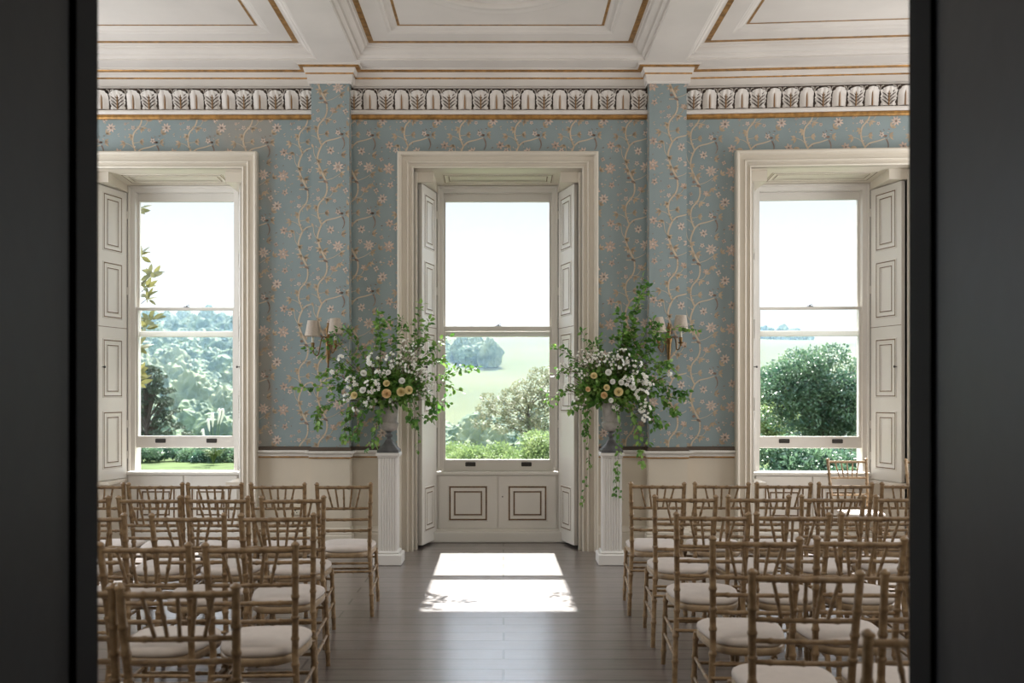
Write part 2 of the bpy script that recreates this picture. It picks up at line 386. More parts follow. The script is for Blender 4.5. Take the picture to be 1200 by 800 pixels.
# near wall with the doorway the photograph is taken through
DW = 0.905; m = M()
m.box(XL, -DW - .05, 1.3, 2.0, 0, 5.1); m.box(DW + .05, XR, 1.3, 2.0, 0, 5.1); m.box(-DW - .05, DW + .05, 1.3, 2.0, 2.75, 5.1)
struct(m.build('wall_front', DADO), 'wall around the doorway', 'wall')
# vestibule behind the doorway
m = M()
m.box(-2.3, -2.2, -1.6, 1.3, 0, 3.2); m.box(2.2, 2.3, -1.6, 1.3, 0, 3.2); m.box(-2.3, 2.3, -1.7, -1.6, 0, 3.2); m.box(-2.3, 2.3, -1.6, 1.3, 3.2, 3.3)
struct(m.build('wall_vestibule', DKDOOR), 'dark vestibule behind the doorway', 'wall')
# doorway linings and the folded back leaves
def door_side(s, num):
    root = struct(empty('door_%d' % num, (s * (DW + .02), 1.7, 0)), 'dark painted door leaf folded back on the %s of the doorway' % ('left' if s < 0 else 'right'), 'door')
    m = M()
    xs = sorted((s * DW, s * (DW + .05)))
    m.box(xs[0], xs[1], 1.90, 2.0, 0, 2.75, 0, .006)
    m.build('door_jamb', DKJAMB, root)
    m = M()
    y1 = 1.885 if s < 0 else 1.9
    xa = s * (DW + .01)
    xs = sorted((xa, s * (DW + .05)))
    m.box(xs[0], xs[1], 1.02, y1, 0.01, 2.75)
    sweep(m, [(1.12, .3), (1.52, .3), (1.52, 2.6), (1.12, 2.6)], [(0, 0), (0, .004), (.02, .006), (.04, 0)], lambda u, v, h: (xa - s * h, u, v), True)
    m.build('door_leaf', DKDOOR if s < 0 else DKDOORLIT, root)
    m = M(); m.tube([(xa, 1.06, 1.03), (xa - s * .05, 1.06, 1.03)], .012, 10); m.lathe((xa - s * .07, 1.06, 1.0), [(0, 0), (.02, .005), (.028, .025), (.02, .045), (0, .05)], 14)
    m.build('door_knob', BRASS, root)
WARP[0] = None
door_side(-1, 1); door_side(1, 2)
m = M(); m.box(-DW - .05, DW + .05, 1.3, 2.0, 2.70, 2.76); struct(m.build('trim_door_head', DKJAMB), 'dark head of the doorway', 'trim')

# ---- ceiling with coffers
CX = [(-4.75, -1.78), (-1.42, 1.37), (1.74, 4.75)]; CYR = [(2.35, 5.25), (5.62, 8.60)]
def cwarp(p): return Vector((p.x, p.y - max(0, p.x - 1.74) * .075, p.z))
WARP[0] = cwarp
m = M()
xs = [XL - .3] + [v for c in CX for v in c] + [XR + .3]; ys = [1.3] + [v for c in CYR for v in c] + [9.7]
for i in range(len(xs) - 1):
    for j in range(len(ys) - 1):
        if i % 2 == 1 and j % 2 == 1: continue
        m.face([(xs[i], ys[j], ZC), (xs[i], ys[j + 1], ZC), (xs[i + 1], ys[j + 1], ZC), (xs[i + 1], ys[j], ZC)])
prof = [(0, 0), (.012, .004), (.012, .02), (.03, .024), (.045, .045), (.05, .062), (.07, .066), (.085, .08), (.10, .105),
        (.105, .125), (.125, .13), (.13, .15), (.15, .15), (.20, .15), (.21, .15), (.36, .15), (.37, .156), (.385, .158), (.395, .175), (.425, .185), (.44, .20),
        (.455, .20), (.480, .20), (.50, .20)]
prof = [(d, ZC + h * .76) for d, h in prof]; ZP = ZC + .2 * .76
pm = [0] * (len(prof) - 1); pm[12] = 1; pm[21] = 1
for a, b in CX:
    for c, d in CYR:
        sweep(m, [(a, c), (b, c), (b, d), (a, d)], prof, lambda u, v, h: (u, v, h), True, mats=pm)
        i = .50; m.face([(a + i, c + i, ZP), (a + i, d - i, ZP), (b - i, d - i, ZP), (b - i, c + i, ZP)])
# circular moulding in the middle panel
for cy in (7.0,):
    rows = []
    for k in range(96):
        t = 2 * PI * k / 96
        rows.append([(-.03 + r * math.cos(t), cy + r * math.sin(t), ZP - h) for r, h in ((.85, 0), (.845, .02), (.82, .03), (.80, .02), (.78, .025), (.75, .012), (.74, .03), (.70, .03), (.69, .0))])
    m.grid(rows, 0, True, closed_v=True)
    rows = []
    for k in range(64):
        t = 2 * PI * k / 64
        rows.append([(-.03 + r * math.cos(t), cy + r * math.sin(t), ZP - h) for r, h in ((.34, 0), (.32, .03), (.2, .05 + .02 * math.cos(8 * t)), (.05, .09), (0.001, .1))])
    m.grid(rows, 0, True, closed_v=True)
m.box(XL - .3, XR + .3, 1.0, 10.2, ZC + .25, ZC + .4)
struct(m.build('ceiling', [PLASTER, GOLD]), 'coffered plaster ceiling with gilt lines', 'ceiling')
WARP[0] = None

# ---- cornice
yr = YW - (XR - 1.79) * CANT
wall_path = [(XR, yr), (1.79, YW), (1.79, YW - PD), (1.425, YW - PD), (1.425, YW), (-1.508, YW), (-1.508, YW - PD), (-1.88, YW - PD), (-1.88, YW), (XL, YW)]
def zat(y, p): return EYE + (PY - y) * (YW - p) / F
m = M()
z0 = zat(103, .02); z1 = zat(93, .04); z2 = zat(91, .045); z3 = zat(84.5, .07); z4 = zat(81.8, .105)
pr = [(0, z0), (.02, z0 - .004), (.022, z0 + .01), (.032, z0 + .014), (.036, z1), (.046, z1), (.048, z2), (.055, z2 + .004), (.068, z3), (.10, z3 + .002), (.108, z4), (.12, z4), (.12, ZC + .01), (0, ZC + .01)]
mm = [0] * (len(pr) - 1); mm[5] = 1; mm[9] = 1; mm[8] = 1
mm = [0, 0, 0, 0, 0, 1, 0, 0, 1, 1, 0, 0, 0]
sweep(m, wall_path, pr, lambda u, v, h: (u, v, h), False, mats=mm)
struct(m.build('trim_cornice', [PLASTER, GOLD]), 'stepped plaster cornice with two gilt lines', 'trim')

# ---- acanthus frieze
def acanthus(m, cx, cw, zb, zt, wide, P):
    """leaf standing on zb, tip curling forward at zt; P maps (x, z, out)"""
    H = zt - zb; nu, nv = 13, 14; rows = []
    for j in range(nv + 1):
        t = j / nv
        if wide: ww = cw * .5 * (.70 + .16 * t + .20 * abs(math.sin(t * PI * 4.5))) * (1 if t < .9 else .72)
        else: ww = cw * .5 * (.92 + .05 * math.sin(t * PI) + .05 * abs(math.sin(t * PI * 5))) * (1 if t < .9 else .72)
        out = .012 + .016 * t + (.030 * max(0, (t - .55) / .45) ** 2)
        row = []
        for i in range(nu + 1):
            s_ = 2 * i / nu - 1
            lobe = 0.006 * math.cos(s_ * PI * (3 if wide else 1.0) + t * (5 if wide else 2)) if abs(s_) > .12 else 0
            h = out + .012 * (1 - s_ * s_) + lobe - .010 * math.exp(-(s_ * 9) ** 2)
            zz = zb + H * t * .86 + (.010 * (1 - abs(s_)) if j == nv else 0) - (.010 * abs(s_) * math.sin(t * 14) if wide else 0)
            row.append(P(cx + ww * s_, zz, h))
        rows.append(row)
    m.grid(rows, 0, True)
    lip = [P(cx + cw * .35 * (2 * i / nu - 1), zt - .012, .03) for i in range(nu + 1)]
    m.grid([rows[-1], lip], 1, True)
    vz = [P(cx + dx, zb + H * tt, .0265 + .016 * tt + .030 * max(0, (tt - .55) / .45) ** 2) for tt in (0, .3, .5, .62, .72) for dx in (0,)]
    m.tube(vz, [.0065, .006, .005, .004, .001], 5, 2)
    if wide:
        for sd in (-1, 1):
            for t0 in (.05, .22, .39, .54):
                a = P(cx + sd * .006, zb + H * t0, .029 + .01 * t0); b = P(cx + sd * cw * .22, zb + H * (t0 + .14), .03 + .016 * t0); c_ = P(cx + sd * cw * .38, zb + H * (t0 + .24), .028 + .02 * t0)
                m.tube([a, b, c_], [.004, .0055, .002], 4, 1)
zb, zt = zat(128, .03), zat(104.5, .03)
for n_, (a, b) in enumerate(segs):
    m = M()
    P = lambda x, z, o: (x, YW - .012 - o, z)
    m.box(a, b, YW - .014, YW + .002, zb - .01, z0 + .005, 1)
    pitch = .1565; k0 = 0
    x = b - .06 if n_ < 2 else a + .09; d = -1 if n_ < 2 else 1; k = 0
    if n_ == 1: x = b - .085
    while (a + .045 < x < b - .045) or (n_ == 1 and a - .01 < x < b):
        wide = (k % 2 == 0)
        cwid = .166 if wide else .134
        acanthus(m, x, cwid, zb, zt - .004, wide, P)
        xm = x + d * pitch * .5
        m.tube([P(xm - .035, zt - .004, .02), P(xm - .012, zt - .012, .026), P(xm, zt - .05, .016), P(xm, zt - .06, .004)], [.005, .006, .005, .002], 6)
        m.tube([P(xm + .035, zt - .004, .02), P(xm + .012, zt - .012, .026), P(xm, zt - .05, .016)], [.005, .006, .004], 6)
        x += d * pitch; k += 1
    zg0, zg1, zg2 = zat(139, .03), zat(134, .03), zat(128.5, .04)
    pr = [(0, zg0 - .002), (.022, zg0), (.032, zg0 + .012), (.032, zg1 - .008), (.024, zg1), (.034, zg1 + .003), (.046, zg1 + .02), (.046, zg2 - .008), (.036, zg2), (.012, zg2 + .002)]
    sweep(m, [(b, YW), (a, YW)], pr, lambda u, v, h: (u, v, h), False, mats=[3, 3, 3, 3, 0, 0, 0, 0, 0])
    WARP[0] = cant if n_ == 2 else None
    struct(m.build('trim_acanthus_frieze', [PLASTER, LEAFBACK, LEAFVEIN, GOLD]), 'plaster frieze of acanthus leaves over a gilt bead, ' + ('above the left window', 'above the middle window', 'above the right window')[n_], 'frieze')
WARP[0] = None

# ---- dado, chair rail, baseboard between the windows
AW = .155
runs = [[(-2.585 + AW - .01, YW), (-1.88, YW), (-1.88, YW - PD), (-1.508, YW - PD), (-1.508, YW), (-.89 - AW + .01, YW)],
        [(.78 + AW - .01, YW), (1.425, YW), (1.425, YW - PD), (1.79, YW - PD), (1.79, YW), (2.44 - AW + .01, YW)],
        [(XL, YW), (-4.155 - AW + .01, YW)], [(4.02 + AW - .01, YW), (XR, YW)]]
WARP[0] = cant
where = ['between left and middle windows', 'between middle and right windows', 'left of the left window', 'right of the right window']
zr = lambda y: zat(y, .03)
for n_, r in enumerate(runs):
    r = list(reversed(r))
    m = M(); pr = [(.006, .2), (.006, zr(536)), (.018, zr(536)), (.018, zr(534.5)), (.02, zr(534.5)), (.022, zr(532)), (.045, zr(530)), (.055, zr(529.5)), (.055, zr(527.3)), (.03, zr(527.3)),
          (.02, zr(526.8)), (.016, zr(523.5)), (0, zr(523))]
    sweep(m, r, pr, lambda u, v, h: (u, v, h), False, mats=[0, 2, 2, 1, 1, 1, 1, 1, 1, 3, 3, 3])
    struct(m.build('trim_chair_rail', [DADO, CREAMW, GOLD, DKRAIL]), 'cream dado and chair rail ' + where[n_], 'trim')
    m = M(); pr = [(.03, 0), (.03, .17), (.024, .18), (.026, .20), (.016, .225), (.012, .245), (.004, .25)]
    sweep(m, r, pr, lambda u, v, h: (u, v, h), False)
    struct(m.build('baseboard_back', CREAM), 'cream baseboard ' + where[n_], 'baseboard')
WARP[0] = None

# ------------------------------------------------------------------ windows
def panel_lines(m, x0, x1, z0, z1, to3d, mi=1, gap=.045, w=.007):
    pr = [(-.012, 0), (-.006, .006), (0, .006), (w, .0062), (w + .004, .004), (gap - .008, -.001), (gap - .004, .003), (gap, .005), (gap + w * .9, .0052), (gap + w + .006, .003), (gap + .02, .002)]
    sweep(m, [(x0, z0), (x1, z0), (x1, z1), (x0, z1)], pr, to3d, True, mats=[0, 0, mi, 0, 0, 0, 0, mi, 0, 0])
def window(num, x0, x1, raised, warp, label):
    WARP[0] = None
    cx = (x0 + x1) / 2
    root = empty('window_%d' % num, (cx, YW, 0)); struct(root, label, 'window')
    WARP[0] = warp
    # architrave
    m = M()
    pr = [(-.0, -.1), (0, .040), (.014, .048), (.020, .034), (.042, .032), (.052, .054), (.064, .058), (.072, .046), (.112, .042), (.118, .066), (.126, .084), (.142, .09), (.155, .084), (.155, -.01)]
    sweep(m, [(x0, 0), (x0, ZTOP), (x1, ZTOP), (x1, 0)], pr, lambda u, v, h: (u, YW - h, v), False)
    m.build('architrave', CREAM, root)
    # linings and soffit
    YF = 9.48; bx0, bx1, bt = x0 + .19, x1 - .205, 3.753
    m = M()
    for xa, xb, s in ((x0, bx0, 1), (x1, bx1, -1)):
        a, b = sorted((xa - s * .02, xa)); m.box(a, b, YW - .01, YF, 0, ZTOP)
        a, b = sorted((xa, xb)); m.box(a, b, YW + .09, YF, 3.68, ZTOP + .01)
        a, b = sorted((xa, xa + s * .028)); m.box(a, b, YW + .02, YW + .10, 0, ZTOP - .02, 0, .003)
        if num != 2:   # fixed boxing below the short shutters
            a, b = sorted((xa + s * .03, xb)); m.face([(xa + s * .05, YW + .1, 0), (xb, YF, 0), (xb, YF, .66), (xa + s * .05, YW + .1, .66)] if s > 0 else [(xb, YF, 0), (xa + s * .05, YW + .1, 0), (xa + s * .05, YW + .1, .66), (xb, YF, .66)])
            m.box(a, b, YW + .1, YF, .64, .67)
    m.box(x0 - .02, x1 + .02, YW - .01, YF + .02, ZTOP, ZTOP + .03)
    m.face([(x0, YW, ZTOP - .001), (x0, YF, bt), (x1, YF, bt), (x1, YW, ZTOP - .001)])
    sl = (bt - ZTOP) / (YF - YW)
    panel_lines(m, x0 + .28, x1 - .28, YW + .17, YF - .13, lambda u, v, h: (u, v, ZTOP + sl * (v - YW) - .002 - h), 1, .05, .010)
    m.build('reveal_lining', [CREAM, BROWNLINE], root)
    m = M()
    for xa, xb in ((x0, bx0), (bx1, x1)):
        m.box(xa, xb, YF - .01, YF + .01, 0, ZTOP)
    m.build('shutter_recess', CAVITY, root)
    # sash box
    m = M()
    gx0, gx1, gt, gb = bx0 + .064, bx1 - .068, 3.605, .86
    pr = [(0, 0), (0, .03), (-.012, .034), (-.02, .03), (-.022, 0), (-.064, -.005), (-.064, -.16)]
    sweep(m, [(bx0, .74), (bx0, bt), (bx1, bt), (bx1, .74)], [(a, b) for a, b in pr], lambda u, v, h: (u, YF - h, v), False)
    m.box(bx0 - .03, bx1 + .03, YF - .045, YF + .2, .70, .735, 0, .006)
    m.box(bx0 - .02, bx1 + .02, YF + .02, YF + .22, .66, .70)
    m.build('window_frame', CREAMW, root)
    dz = .25 if raised else 0
    # sashes: lower runs inside, upper outside
    def sash(name, zb, zt_, y, rb, rt, lifts):
        sx0, sx1 = gx0 - (-.0), gx1
        s = .018 if raised else .018
        m = M()
        m.box(sx0 - .03, sx0 + s, y, y + .04, zb, zt_, 0, .004); m.box(sx1 - s, sx1 + .03, y, y + .04, zb, zt_, 0, .004)
        m.box(sx0 - .03, sx1 + .03, y - .002, y + .042, zb, zb + rb, 0, .005); m.box(sx0 - .03, sx1 + .03, y - .002, y + .042, zt_ - rt, zt_, 0, .005)
        so = m.build(name, CREAMW, root)
        g = M(); g.box(sx0, sx1, y + .018, y + .022, zb + rb, zt_ - rt); g.build('pane', GLASS, so)
        if lifts:
            for fx in (.25, .77):
                lx = sx0 + (sx1 - sx0) * fx
                g = M(); g.box(lx - .055, lx + .055, y - .008, y, zb + rb * .42, zb + rb * .42 + .045, 0, .006); g.tube([(lx - .04, y - .012, zb + rb * .42 + .035), (lx + .04, y - .012, zb + rb * .42 + .035)], .006, 8)
                g.build('sash_lift', IRON, so)
            g = M(); g.box(cx - .03, cx + .03, y + .004, y + .034, zt_, zt_ + .008, 0, .002); g.tube([(cx, y + .02, zt_), (cx, y + .02, zt_ + .022)], .007, 8); g.tube([(cx, y + .02, zt_ + .02), (cx + .028, y + .026, zt_ + .026)], .004, 8)
            g.build('sash_lock', IRON, so)
    sash('lower_sash', .735 + dz, (2.225 if raised else 2.275) + dz, YF + .035, .125, .032 if raised else .05, True)
    sash('upper_sash', 2.165, 3.72, YF + .08, .06, .115, False)
    # apron with two panelled doors and plinth
    m = M()
    m.box(x0, x1, YF - .02, YF + .06, 0, .70)
    for a, b in ((bx0 + .02, cx - .055 + .05 - .005), (cx + .005, bx1 - .02)):
        m.box(a, b, YF - .035, YF - .02, .135, .695, 0, .004)
        w_ = (b - a); q = (w_ - .40) / 2
        panel_lines(m, a + q, b - q, .225, .585, lambda u, v, h: (u, YF - .035 - h, v), 1, .052, .017)
    m.box(x0 + .02, x1 - .02, YF - .12, YF - .02, 0, .115, 0, .01)
    m.box(x0 + .02, x1 - .02, YF - .06, YF - .02, .105, .135, 0, .008)
    m.build('apron', [CREAMW, BROWNLINE], root)
    if num == 2:
        g = M(); g.tube([(cx + .045, YF - .04, .475), (cx + .045, YF - .048, .475)], .007, 8); g.build('keyhole', IRON, root)
    # shutters
    zs0 = .03 if num == 2 else .675
    zp = [(3.05, 3.58), (2.37, 2.90), (1.38, 2.17), (.165, .60)] if num == 2 else [(3.03, 3.60), (2.34, 2.90), (1.53, 2.11), (.80, 1.37)]
    for s, xe, xb in ((1, x0, bx0), (-1, x1, bx1)):
        A = Vector((xe + s * .07, YW + .13, 0)); B = Vector((xb - s * .004, YF - .035, 0)); D = (B - A); L_ = D.length; D.normalize()
        Nn = Vector((D.y, -D.x, 0)) * s * 1.0    # faces the opening
        if Nn.x * s < 0: Nn = -Nn
        def T(u, v, h, A=A, D=D, Nn=Nn): return A + D * u + Nn * h + Vector((0, 0, v))
        m = M()
        th = .042
        for (u0, u1, v0, v1) in ((0, L_, zs0, 3.672),):
            Q = [T(u0, v0, 0), T(u1, v0, 0), T(u1, v1, 0), T(u0, v1, 0)]; Q2 = [T(u0, v0, -th), T(u1, v0, -th), T(u1, v1, -th), T(u0, v1, -th)]
            m.face(Q); m.face(list(reversed(Q2)))
            for k in range(4): m.face([Q[k], Q[(k + 1) % 4], Q2[(k + 1) % 4], Q2[k]])
        for a, b in zp:
            panel_lines(m, .075, L_ - .085, a, b, lambda u, v, h: T(u, v, h + .001), 1, .05, .011)
        gz = 2.24
        Q = [T(0, gz, .0015), T(L_, gz, .0015), T(L_, gz + .006, .0015), T(0, gz + .006, .0015)]; m.face(Q, 1)
        sh = m.build('shutter', [CREAMW, BROWNLINE], root)
        g = M(); k_ = T(.06, 1.83, 0); g.tube([k_, k_ + Nn * .02], .004, 8); g.tube([k_ + Nn * .018, k_ + Nn * .024, k_ + Nn * .034, k_ + Nn * .038], [.005, .012, .012, .004], 10)
        g.build('shutter_knob', IRON, sh)
        g = M()
        for hz in (zs0 + .2, 1.2, 2.6, 3.4):
            g.tube([T(L_ + .004, hz, .004), T(L_ + .004, hz + .08, .004)], .006, 8)
        g.build('shutter_hinge', CREAMW, sh)
    WARP[0] = None
window(1, *WIN[0], True, None, 'tall sash window on the left, lower sash raised, shutters folded open')
window(2, *WIN[1], False, None, 'tall closed sash window in the middle above panelled doors')
window(3, *WIN[2], True, cant, 'tall sash window on the right, lower sash raised, shutter open')

# wall socket
m = M(); p = px2w(347, 598, YW); m.box(p.x - .04, p.x + .04, YW - .035, YW - .004, p.z - .04, p.z + .04, 0, .004); m.box(p.x - .006, p.x + .006, YW - .038, YW - .035, p.z, p.z + .015, 1)
m.box(p.x - .02, p.x - .01, YW - .038, YW - .035, p.z - .02, p.z - .012, 1); m.box(p.x + .01, p.x + .02, YW - .038, YW - .035, p.z - .02, p.z - .012, 1)
tag(m.build('wall_socket', [SOCKET, IRON]), 'small cream electric socket low on the dado left of the pilaster', 'socket')

# ------------------------------------------------------------------ pedestals and urns
def pedestal(X, Y, side):
    root = empty('pedestal', (X, Y, 0)); tag(root, 'white fluted square pedestal %s of the middle window' % side, 'pedestal', 'pair of white pedestals')
    m = M(); m.box(X - .130, X + .130, Y - .135, Y + .135, 0, .10, 0, .008)
    m.box(X - .105, X + .105, Y - .110, Y + .110, .10, .125, 0, .01)
    m.build('base', PEDW, root)
    m = M(); hw = .087; n = 6
    # fluted shaft: plan outline with flutes
    out = []
    for sx, sy in ((-1, -1), (1, -1), (1, 1), (-1, 1)):
        pass
    def side_pts(a, b):
        a = Vector(a); b = Vector(b); d = (b - a); L_ = d.length; d.normalize(); nrm = Vector((-d.y, d.x))
        r = [a]; fw = (L_ - .03) / n
        for k in range(n):
            u = .015 + fw * k
            for t, dp in ((.12, 0), (.25, .006), (.5, .009), (.75, .006), (.88, 0)):
                r.append(a + d * (u + fw * t) + nrm * dp)
        return r
    pl = []
    for a, b in (((-hw, -hw), (hw, -hw)), ((hw, -hw), (hw, hw)), ((hw, hw), (-hw, hw)), ((-hw, hw), (-hw, -hw))): pl += side_pts(a, b)
    m.grid([[(X + q.x, Y + q.y, z) for q in pl] for z in (.125, .98)], 0, False, closed_u=True)
    m.build('shaft', PEDW, root)
    m = M(); m.box(X - .095, X + .095, Y - .095, Y + .095, .975, .99, 0, .004); m.box(X - .108, X + .108, Y - .108, Y + .108, .99, 1.02, 0, .006)
    m.build('capital', PEDW, root)
def urn(X, Y, side):
    Z = 1.021; root = empty('urn', (X, Y, Z)); tag(root, 'grey footed urn on the pedestal %s of the middle window' % side, 'urn', 'pair of grey urns')
    m = M(); m.box(X - .098, X + .098, Y - .098, Y + .098, Z, Z + .028, 0, .004)
    rows = []
    for z, h in ((.028, .092), (.04, .085), (.055, .070), (.075, .05), (.10, .036), (.115, .03)):
        rows.append([(X + h * math.cos(t) * min(1.25, 1 / max(abs(math.cos(t)), abs(math.sin(t)))), Y + h * math.sin(t) * min(1.25, 1 / max(abs(math.cos(t)), abs(math.sin(t)))), Z + z) for t in (2 * PI * k / 32 for k in range(32))])
    m.grid(rows, 0, True, closed_u=True)
    m.build('foot', STONED, root)
    m = M(); m.lathe((X, Y, Z), [(.03, .11), (.022, .12), (.02, .135), (.034, .145), (.036, .155), (.03, .165), (.02, .172), (.022, .185), (.04, .19)], 24); m.build('stem', STONED, root)
    m = M(); m.lathe((X, Y, Z), [(.0, .186), (.03, .19), (.058, .20), (.078, .222), (.088, .25), (.092, .268), (.088, .272), (.076, .276), (.074, .285), (.079, .33), (.086, .40), (.092, .46), (.098, .485), (.112, .50), (.116, .51), (.11, .518), (.098, .515), (.085, .47), (.06, .42), (0, .41)], 32)
    m.build('bowl', STONE, root)
PL = (-1.054, 8.25); PR = (.992, 8.25)
pedestal(*PL, 'left'); pedestal(*PR, 'right'); urn(*PL, 'left'); urn(*PR, 'right')

# ------------------------------------------------------------------ flowers
def spline(pts, n=5):
    out = []; N_ = len(pts)
    if N_ < 3: return [Vector(pts[0]).lerp(Vector(pts[-1]), i / n) for i in range(n + 1)]
    for k in range(N_ - 1):
        p0 = Vector(pts[max(k - 1, 0)]); p1 = Vector(pts[k]); p2 = Vector(pts[k + 1]); p3 = Vector(pts[min(k + 2, N_ - 1)])
        for i in range(n):
            u = i / n; out.append(.5 * ((2 * p1) + (p2 - p0) * u + (2 * p0 - 5 * p1 + 4 * p2 - p3) * u * u + (3 * p1 - p0 - 3 * p2 + p3) * u ** 3))
    out.append(Vector(pts[-1])); return out
def leaf(m, base, d, nrm, L, W, mi, fold=.25, curl=.2, lobed=False):
    d = d.normalized(); s = d.cross(nrm)
    if s.length < 1e-4: s = d.cross(Vector((0, 0, 1)))
    s.normalize(); n_ = s.cross(d).normalized()
    k = len(m.v)
    prof = ((0, 0), (.22, .72), (.5, 1.0), (.78, .62), (1.0, 0))
    mid = [base + d * L * t + n_ * (-curl * L * t * t) for t, _ in prof]
    m.v += mid
    for sg in (1, -1):
        for (t, ww), c in list(zip(prof, mid))[1:4]: m.v.append(c + s * sg * ww * W * .5 + n_ * fold * ww * W * .5)
    l, r = k + 5, k + 8
    for F_ in ((k, l, k + 1), (k + 1, l, l + 1, k + 2), (k + 2, l + 1, l + 2, k + 3), (k + 3, l + 2, k + 4),
               (k, k + 1, r), (k + 1, k + 2, r + 1, r), (k + 2, k + 3, r + 2, r + 1), (k + 3, k + 4, r + 2)):
        m.f.append(F_); m.m.append(mi); m.sm.append(True)
def rv(R): 
    while True:
        v = Vector((R.uniform(-1, 1), R.uniform(-1, 1), R.uniform(-1, 1)))
        if .05 < v.length < 1: return v.normalized()
def spray(m, pts, R, L=.035, every=.022, rad=.0026, mi=1, dens=1.0, start=.15, droop=.25):
    P = spline(pts, 6); n = len(P)
    m.tube(P, [rad * (1 - .7 * i / n) for i in range(n)], 5, 0, True)
    tot = 0; nxt = every
    length = sum((P[i + 1] - P[i]).length for i in range(n - 1)); acc = 0; side = 1
    for i in range(n - 1):
        seg = P[i + 1] - P[i]; sl = seg.length; acc += sl; tot += sl
        while tot > nxt:
            nxt += every * R.uniform(.7, 1.4) / dens
            if acc / length < start: continue
            p = P[i].lerp(P[i + 1], R.random()); t = seg.normalized()
            perp = t.cross(rv(R)).normalized(); side = -side
            d = (t * .55 + perp * .8 + Vector((0, 0, -droop))).normalized()
            st = p + d * R.uniform(.006, .02)
            m.tube([p, st], .0012, 3, 0, False)
            leaf(m, st, d, (Vector((0, -.5, 1)) + rv(R) * .7).normalized(), L * R.uniform(.6, 1.25), L * R.uniform(.62, .9), mi if R.random() < .75 else 3 - mi)
            if R.random() < .25: leaf(m, P[i + 1], (t + rv(R) * .8), rv(R), L * .7, L * .4, mi)
    leaf(m, P[-1], (P[-1] - P[-2]), rv(R), L, L * .6, mi)
def rose(m, c, face, r, R, mi=0):
    f = face.normalized(); a = f.cross(Vector((0.1, .2, 1))).normalized(); b = f.cross(a)
    for ring, (rr, n, h0, tilt) in enumerate(((.18, 3, .55, .1), (.38, 5, .48, .25), (.62, 6, .36, .5), (.85, 7, .18, .85))):
        for k in range(n):
            t = 2 * PI * k / n + ring * .5 + R.uniform(-.15, .15); dr = a * math.cos(t) + b * math.sin(t); tg = f.cross(dr)
            rows = []
            for i in range(4):
                u = i / 3; rad_ = r * (rr * .45 + rr * .55 * u + tilt * .22 * u * u); hh = r * (-.35 + (h0 + .35) * math.sin(u * 1.5) - tilt * .12 * u * u)
                wd = r * (rr * .75 + .12) * math.sin(.5 + u * 1.9)
                rows.append([c + dr * (rad_ - .16 * r * abs(s_) ** 2 * rr) + f * hh + tg * wd * s_ for s_ in (-1, -.5, 0, .5, 1)])
            m.grid(rows, mi, True)
    m.lathe(c - Vector((0, 0, 0)), [(0, -.1 * r), (.2 * r, 0), (0, .2 * r)], 6, mi)
def daisy(m, c, face, r, R, n=5, mi=0, cen=1):
    f = face.normalized(); a = f.cross(Vector((0.1, .2, 1))).normalized(); b = f.cross(a)
    for k in range(n):
        t = 2 * PI * k / n + R.uniform(-.1, .1); dr = a * math.cos(t) + b * math.sin(t)
        leaf(m, c, dr + f * .25, f, r, r * (4.4 / n) * .75, mi, .15, .15)
    rows = [[c + f * (r * .05 + hh * r) + (a * math.cos(t) + b * math.sin(t)) * r * q for t in (2 * PI * k / 6 for k in range(6))] for q, hh in ((.2, 0), (.14, .1), (.01, .13))]
    m.grid(rows, cen, True, closed_u=True)
